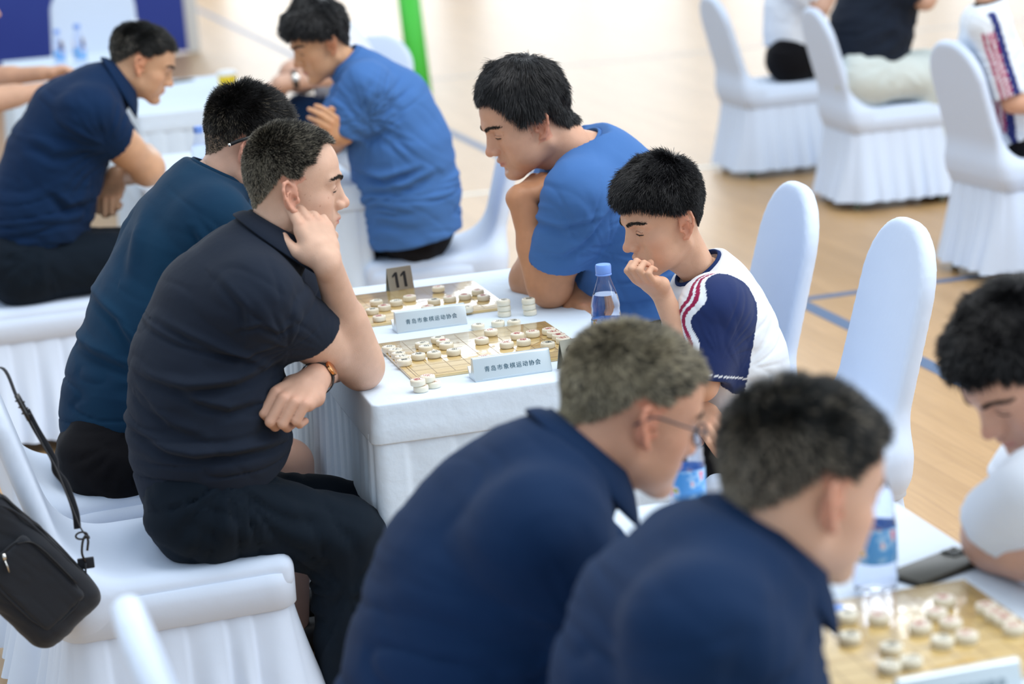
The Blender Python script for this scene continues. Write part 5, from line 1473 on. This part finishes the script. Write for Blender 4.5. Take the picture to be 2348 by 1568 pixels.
P12 = person('p', 'seated person in white with black shorts on the rear side-on chair', Y, 0, (.64, .40, .30),
    dict(ear=(1850, -110), pitch=8, yaw=0, s=1.0, h=.006),
    [(1815, 130, .140, 1.2), (1815, 75, .140, 1.25), (1820, 15, .14, 1.35), (1828, -45, .1, 1.5)],
    [arm(at(1828, -35, y=10.56), at(1880, 20, y=10.5), at(1930, -60, y=10.5), sl=.8, h=.008), arm(at(1828, -40, y=10.95), at(1880, 10, y=11.0), at(1930, -60, y=11.0), sl=.8, h=.008)],
    C_WTEE, C_DARK, [dict(P=(at(1812, 138, y=10.65), at(1930, 130, y=10.65), at(1930, 300, y=10.65)), r=(.105, .085, .07)), dict(P=(at(1812, 135, y=10.85), at(1930, 128, y=10.85), at(1930, 300, y=10.85)), r=(.105, .085, .07))],
    hair=dict(kind='short', n=2000, len=[.01]*4, cap=.006, rad=.001, **HB), h=.008, hs=.011, stub=0, neck=(1838, -75, .058), kind='tee', hem=(at(1815, 103, y=Y), (0, 0, -1)))
Y = 9.55
P13 = person('p', 'person in black top and pale trousers on the large chair at the top', Y, 0, (.64, .40, .30),
    dict(ear=(2090, -150), pitch=10, yaw=0, s=1.0, h=.006),
    [(1985, 130, .190, 1.15), (2000, 60, .185, 1.2), (2020, -20, .17, 1.3), (2045, -80, .11, 1.5)],
    [arm(at(2045, -60, y=9.35), at(2120, 0, y=9.3), at(2160, -60, y=9.3), sl=.9, h=.008), arm(at(2045, -70, y=9.75), at(2120, -10, y=9.8), at(2160, -60, y=9.8), sl=.9, h=.008)],
    C_BLACK, cloth_mat('pale_trousers', (.66, .72, .70), (.6, .67, .66)), [dict(P=(at(1985, 175, y=9.45), at(2135, 175, y=9.40), at(2150, 380, y=9.45)), r=(.125, .105, .07)), dict(P=(at(1985, 170, y=9.65), at(2120, 160, y=9.65), at(2140, 370, y=9.65)), r=(.12, .10, .07))],
    hair=dict(kind='short', n=2000, len=[.01]*4, cap=.006, rad=.001, **HB), h=.008, hs=.011, stub=0, neck=(2065, -110, .06), kind='tee', wr=.006, hem=(at(2000, 170, y=Y), (.45, 0, -.9)))
Y = 7.75
_s1, _e1 = at(2265, 60, y=7.6), at(2320, 235, y=7.55)
_s2, _e2 = at(2275, 50, y=7.95), at(2340, 200, y=8.0)
kid_col = jersey(at(2270, 5, y=Y), [(_s1, _e1, .07), (_s2, _e2, .07)], 0, fx=1)
def kid2(V, N, f0=kid_col):
    C = np.tile(np.array((.78, .84, .92)), (len(V), 1)); ax = unit(_e1-_s1); t = (V-_s1)@ax; u = V-_s1-t[:, None]*ax; rad = np.linalg.norm(u, axis=1)
    side = u@unit(np.cross(ax, A(0, 1, 0))); m = (t > -.05) & (rad < .11) & (V[:, 1] < 7.68)
    C[m & (side < .018)] = (.02, .03, .16)
    for a in (-.050, -.036, -.022): C[m & (np.abs(side-a+.0) < .004) & (t > .03)] = (.45, .02, .10)
    m2 = m & (side < -.012); C[m2] = (.78, .84, .92)
    for a in (-.050, -.034, -.018): C[m & (np.abs(side-a) < .0045) & (t > .02)] = (.42, .02, .10)
    return C
P14 = person('p', 'child in a white jersey with maroon sleeve stripes, cut by the right edge', Y, 0, (.64, .36, .24),
    dict(ear=(2285, -70), pitch=20, yaw=0, s=.95, h=.006),
    [(2330, 320, .125, 1.2), (2295, 230, .125, 1.25), (2268, 140, .12, 1.3), (2258, 60, .09, 1.5)],
    [arm(_s1, _e1, at(2420, 250, y=7.5), r=(.042, .036, .025), sl=.92, slr=(.070, .064), h=.006), arm(_s2, _e2, at(2430, 230, y=8.0), r=(.042, .036, .025), sl=.92, slr=(.070, .064), h=.008)],
    C_JERSEY, C_DARK, [dict(P=(at(2345, 345, y=7.68), at(2480, 350, y=7.68), at(2480, 560, y=7.68)), r=(.08, .065, .05)), dict(P=(at(2345, 340, y=7.84), at(2480, 345, y=7.84), at(2480, 555, y=7.84)), r=(.08, .065, .05))],
    hair=dict(kind='short', n=2000, len=[.01]*4, cap=.006, rad=.001, **HB), h=.007, hs=.007, stub=0, neck=(2268, 8, .048), kind='tee', scol=kid2)
# watches
def watch(label, c, ax, up, r, bandm, casem, w=.010):
    ax = unit(ax); up = unit(np.asarray(up)-ax*(np.asarray(up)@ax)); sd = np.cross(ax, up)
    th = np.linspace(0, 2*np.pi, 33)[:-1]
    P = np.array([c+(up*math.cos(t)+sd*math.sin(t))*r for t in th])
    rings = []
    for o, dr in ((-w, 0), (-w, .002), (w, .002), (w, 0)):
        rings.append(np.array([p+ax*o+(p-c)/r*dr for p in P]))
    rings.append(rings[0]); V, Fs = loft(rings)
    o = link('wristwatch', fixn(pymesh('band', V, Fs, True)), bandm); tag(o, label, 'watch')
    V, Fs = lathe([(.0001, 0), (.014, 0), (.016, .001), (.016, .006), (.013, .008), (.0001, .008)], 28)
    R = np.stack([ax, sd, up], 1); V = np.asarray(V)@R.T+c+up*r
    link('watch_case', autosmooth(pymesh('case', V, Fs)), casem, o)
    return o
_f = unit(W1b-at(795, 800, y=4.60))
watch('rose gold watch on black band at the wrist of the man in black', W1b-_f*.022, _f, (.5, -.8, .5), .034, M['black_plastic'], M['gold'], .009)
_f = A(-1, .05, -.05); watch('dark wristwatch on the pale person behind the young man in blue', at(676, 182, y=9.53), _f, (0, -1, .3), .041, M['black_plastic'], M['chrome'], .012)
# ------------------------------------------------------------------ the shoulder bag hung on the chair back
def bag():
    yb = 4.06
    c = at(54, 1300, y=yb)
    d = unit(at(190, 1400, y=yb)-at(0, 1215, y=yb)); nrm = A(.06, -1, .10); nrm = unit(nrm-d*(nrm@d)); w = np.cross(nrm, d)     # long axis, outward, across
    w = -w if w[2] < 0 else w
    R = np.stack([d, nrm, w], 1)
    root = empty('shoulder_bag', tuple(c)); tag(root, 'black nylon shoulder bag with front zip pocket, hanging by its strap', 'bag')
    inv = lambda V: V-c
    f = Field(c-.22, c+.22, .004)
    f.add(rbox(c-nrm*.0, (.150, .030, .074), .03, R), k=.01)
    f.add(rbox(c+d*.05-w*.01, (.10, .036, .083), .034, R), k=.03)
    f.cut(cap(c+d*.172+w*.11, c-d*.0+w*.115, .030), k=.03)
    V, Q = f.mesh(); V = relax(V, Q, 2, .5); V = wrinkle(V, Q, .003, 5, 9, (), 1, 14)
    link('bag_body', npmesh('b', inv(V), Q), M['black_nylon'], root)
    f = Field(c-.2, c+.2, .0035)
    pc = c+nrm*.034+d*.030-w*.004
    f.add(rbox(pc, (.088, .011, .053), .0109, R), k=.004)
    V, Q = f.mesh(); V = relax(V, Q, 2, .5); V = wrinkle(V, Q, .0016, 8, 9, (), 1, 18)
    pk = link('front_pocket', npmesh('p', inv(V), Q), M['black_nylon'], root)
    th = np.linspace(0, 2*np.pi, 49)[:-1]
    def oval(cc, a, b, off, pw=.55):
        return np.array([cc+d*a*np.sign(math.cos(t))*abs(math.cos(t))**pw+w*b*np.sign(math.sin(t))*abs(math.sin(t))**pw+nrm*off for t in th])
    link('piping', tube('pip', inv(oval(pc, .089, .054, .006)), .0022, 8, closed=True), M['black_nylon'], pk)
    link('piping', tube('pip', inv(oval(c, .144, .070, .026)), .0024, 8, closed=True), M['black_nylon'], root)
    # zips
    zl = [pc-d*.085+w*.030+nrm*.008, pc-d*.055+w*.055+nrm*.011, pc+d*.055+w*.056+nrm*.011]
    link('zip', tube('z', inv(catmull(zl, 8)), 1, 8, flat=(.0035, .0012)), M['black_plastic'], pk)
    zp = pc-d*.088+nrm*.014
    pull = link('zip_pull', tube('zp', inv(np.array([zp, zp+A(.001, -.002, -.012)])), 1, 8, flat=(.004, .0018)), M['chrome'], pk)
    link('pull_tab', tube('zt', inv(np.array([zp+A(.001, -.003, -.013), zp+A(.004, -.004, -.024), zp+A(.006, -.004, -.036)])), 1, 8, flat=(.0038, .0014)), M['chrome'], pull)
    zt = [c-d*.15+w*.068+nrm*.018, c+d*.0+w*.078+nrm*.02, c+d*.115+w*.066+nrm*.02, c+d*.150+w*.030+nrm*.022]
    link('zip', tube('z2', inv(catmull(zt, 8)), 1, 8, flat=(.004, .0015)), M['black_plastic'], root)
    # strap: loop at the bag, snap hook, strap with slide buckle going up over the chair back
    e0 = at(196, 1322, y=yb); hook = at(188, 1262, y=yb-.005); e1 = at(182, 1228, y=yb)
    link('strap_loop', tube('sl', inv(np.array([at(190, 1350, y=yb), at(197, 1318, y=yb), at(196, 1290, y=yb)])), 1, 10, flat=(.014, .0018)), M['black_nylon'], root)
    link('fold_tab', box_mesh('ft', tuple(at(197, 1290, y=yb)-c-A(.016, .004, .012)), tuple(at(197, 1290, y=yb)-c+A(.016, .004, .010)), .002), M['black_nylon'], root)
    hk = link('snap_hook', tube('hk', inv(catmull([at(196, 1288, y=yb-.006), at(188, 1268, y=yb-.008), at(190, 1240, y=yb-.008), at(197, 1228, y=yb-.008), at(202, 1240, y=yb-.008), at(200, 1262, y=yb-.008)], 6)), .0024, 8), M['black_metal'], root)
    t = np.linspace(0, 2*np.pi, 25)[:-1]; rc = at(187, 1228, y=yb-.006)
    link('ring', tube('rg', inv(np.array([rc+A(math.cos(a)*.011, 0, math.sin(a)*.007) for a in t])), .002, 8, closed=True), M['black_metal'], hk)
    S1 = catmull([at(205, 1232, y=yb), at(186, 1212, y=yb), at(160, 1150, y=yb), at(128, 1072, y=yb), at(104, 1030, y=yb+.01), at(66, 958, y=yb+.01)], 8)
    link('strap', tube('st', inv(S1), 1, 10, flat=(.010, .0014)), M['black_nylon'], root)
    S1b = catmull([at(178, 1212, y=yb+.004), at(172, 1170, y=yb+.004), at(150, 1110, y=yb+.006), at(128, 1080, y=yb+.006), at(122, 1050, y=yb+.01), at(84, 985, y=yb+.012), at(60, 940, y=yb+.014)], 8)
    link('strap', tube('st', inv(S1b), 1, 10, flat=(.007, .0012)), M['black_nylon'], root)
    S2 = catmull([at(64, 956, y=yb+.01), at(38, 908, y=yb+.02), at(0, 842, y=yb+.04), A(-.03, 4.17, .90), A(-.045, 4.20, .955), A(-.085, 4.24, .90), A(-.075, 4.20, .70), A(-.03, 4.12, .56), at(-20, 1235, y=yb+.03)], 8)
    link('strap', tube('st', inv(S2), 1, 10, flat=(.006, .0012)), M['black_nylon'], root)
    b0 = at(68, 962, y=yb); b1 = at(38, 905, y=yb+.005)
    bk = link('slide_buckle', tube('bk', inv(np.array([b0, b0*.7+b1*.3, b0*.3+b1*.7, b1])), 1, 12, flat=(.0095, .005)), M['black_plastic'], root)
    for f_ in (.25, .5, .75): link('buckle_rib', tube('rb', inv(np.array([b0*(1-f_)+b1*f_-A(.009, .004, -.002), b0*(1-f_)+b1*f_+A(.009, -.004, -.002)])), .0016, 6), M['black_plastic'], bk)
M['black_metal'] = mat('black_chrome', (.05, .05, .055), .25, metal=.8)
bag()
# ------------------------------------------------------------------ small things on the tables
q = at(537, 200, y=10.45)
V, Fs = lathe([(.0001, 0), (.036, 0), (.040, .004), (.048, .075), (.046, .076), (.038, .006), (.0001, .005)], 28)
cupo = link('paper_cup', autosmooth(pymesh('cup', V, Fs, True)), M['yellow']); cupo.location = (q[0]-.03, q[1], TZ); tag(cupo, 'yellow cup with pale lid on the small table in the back', 'cup')
V, Fs = lathe([(.0001, .072), (.050, .072), (.051, .078), (.040, .092), (.0001, .098)], 28)
link('cup_lid', autosmooth(pymesh('lid', V, Fs, True)), M['white_paint'], cupo)
q = at(328, 60, y=12.5)
V, Fs = lathe([(.0001, 0), (.036, 0), (.038, .006), (.038, .13), (.030, .15), (.014, .158), (.014, .166), (.0001, .166)], 28)
pb = link('pump_bottle', autosmooth(pymesh('pump', V, Fs, True)), M['blue_cap']); pb.location = (min(q[0], 1.10), q[1], TZ); tag(pb, 'white topped blue bottle on the farthest table, above the bending man', 'bottle')
V, Fs = lathe([(.0001, .160), (.030, .160), (.034, .170), (.034, .205), (.022, .22), (.0001, .222)], 28)
link('pump_head', autosmooth(pymesh('head', V, Fs, True)), M['white_paint'], pb)
q = at(1893, 1412, z=TZ+.008)
cp = link('bottle_cap', BOT[2], M['blue_cap']); cp.location = (q[0]+.012, q[1], TZ-.2028); tag(cp, 'loose blue bottle cap by the corner of the lower right board', 'bottle cap')
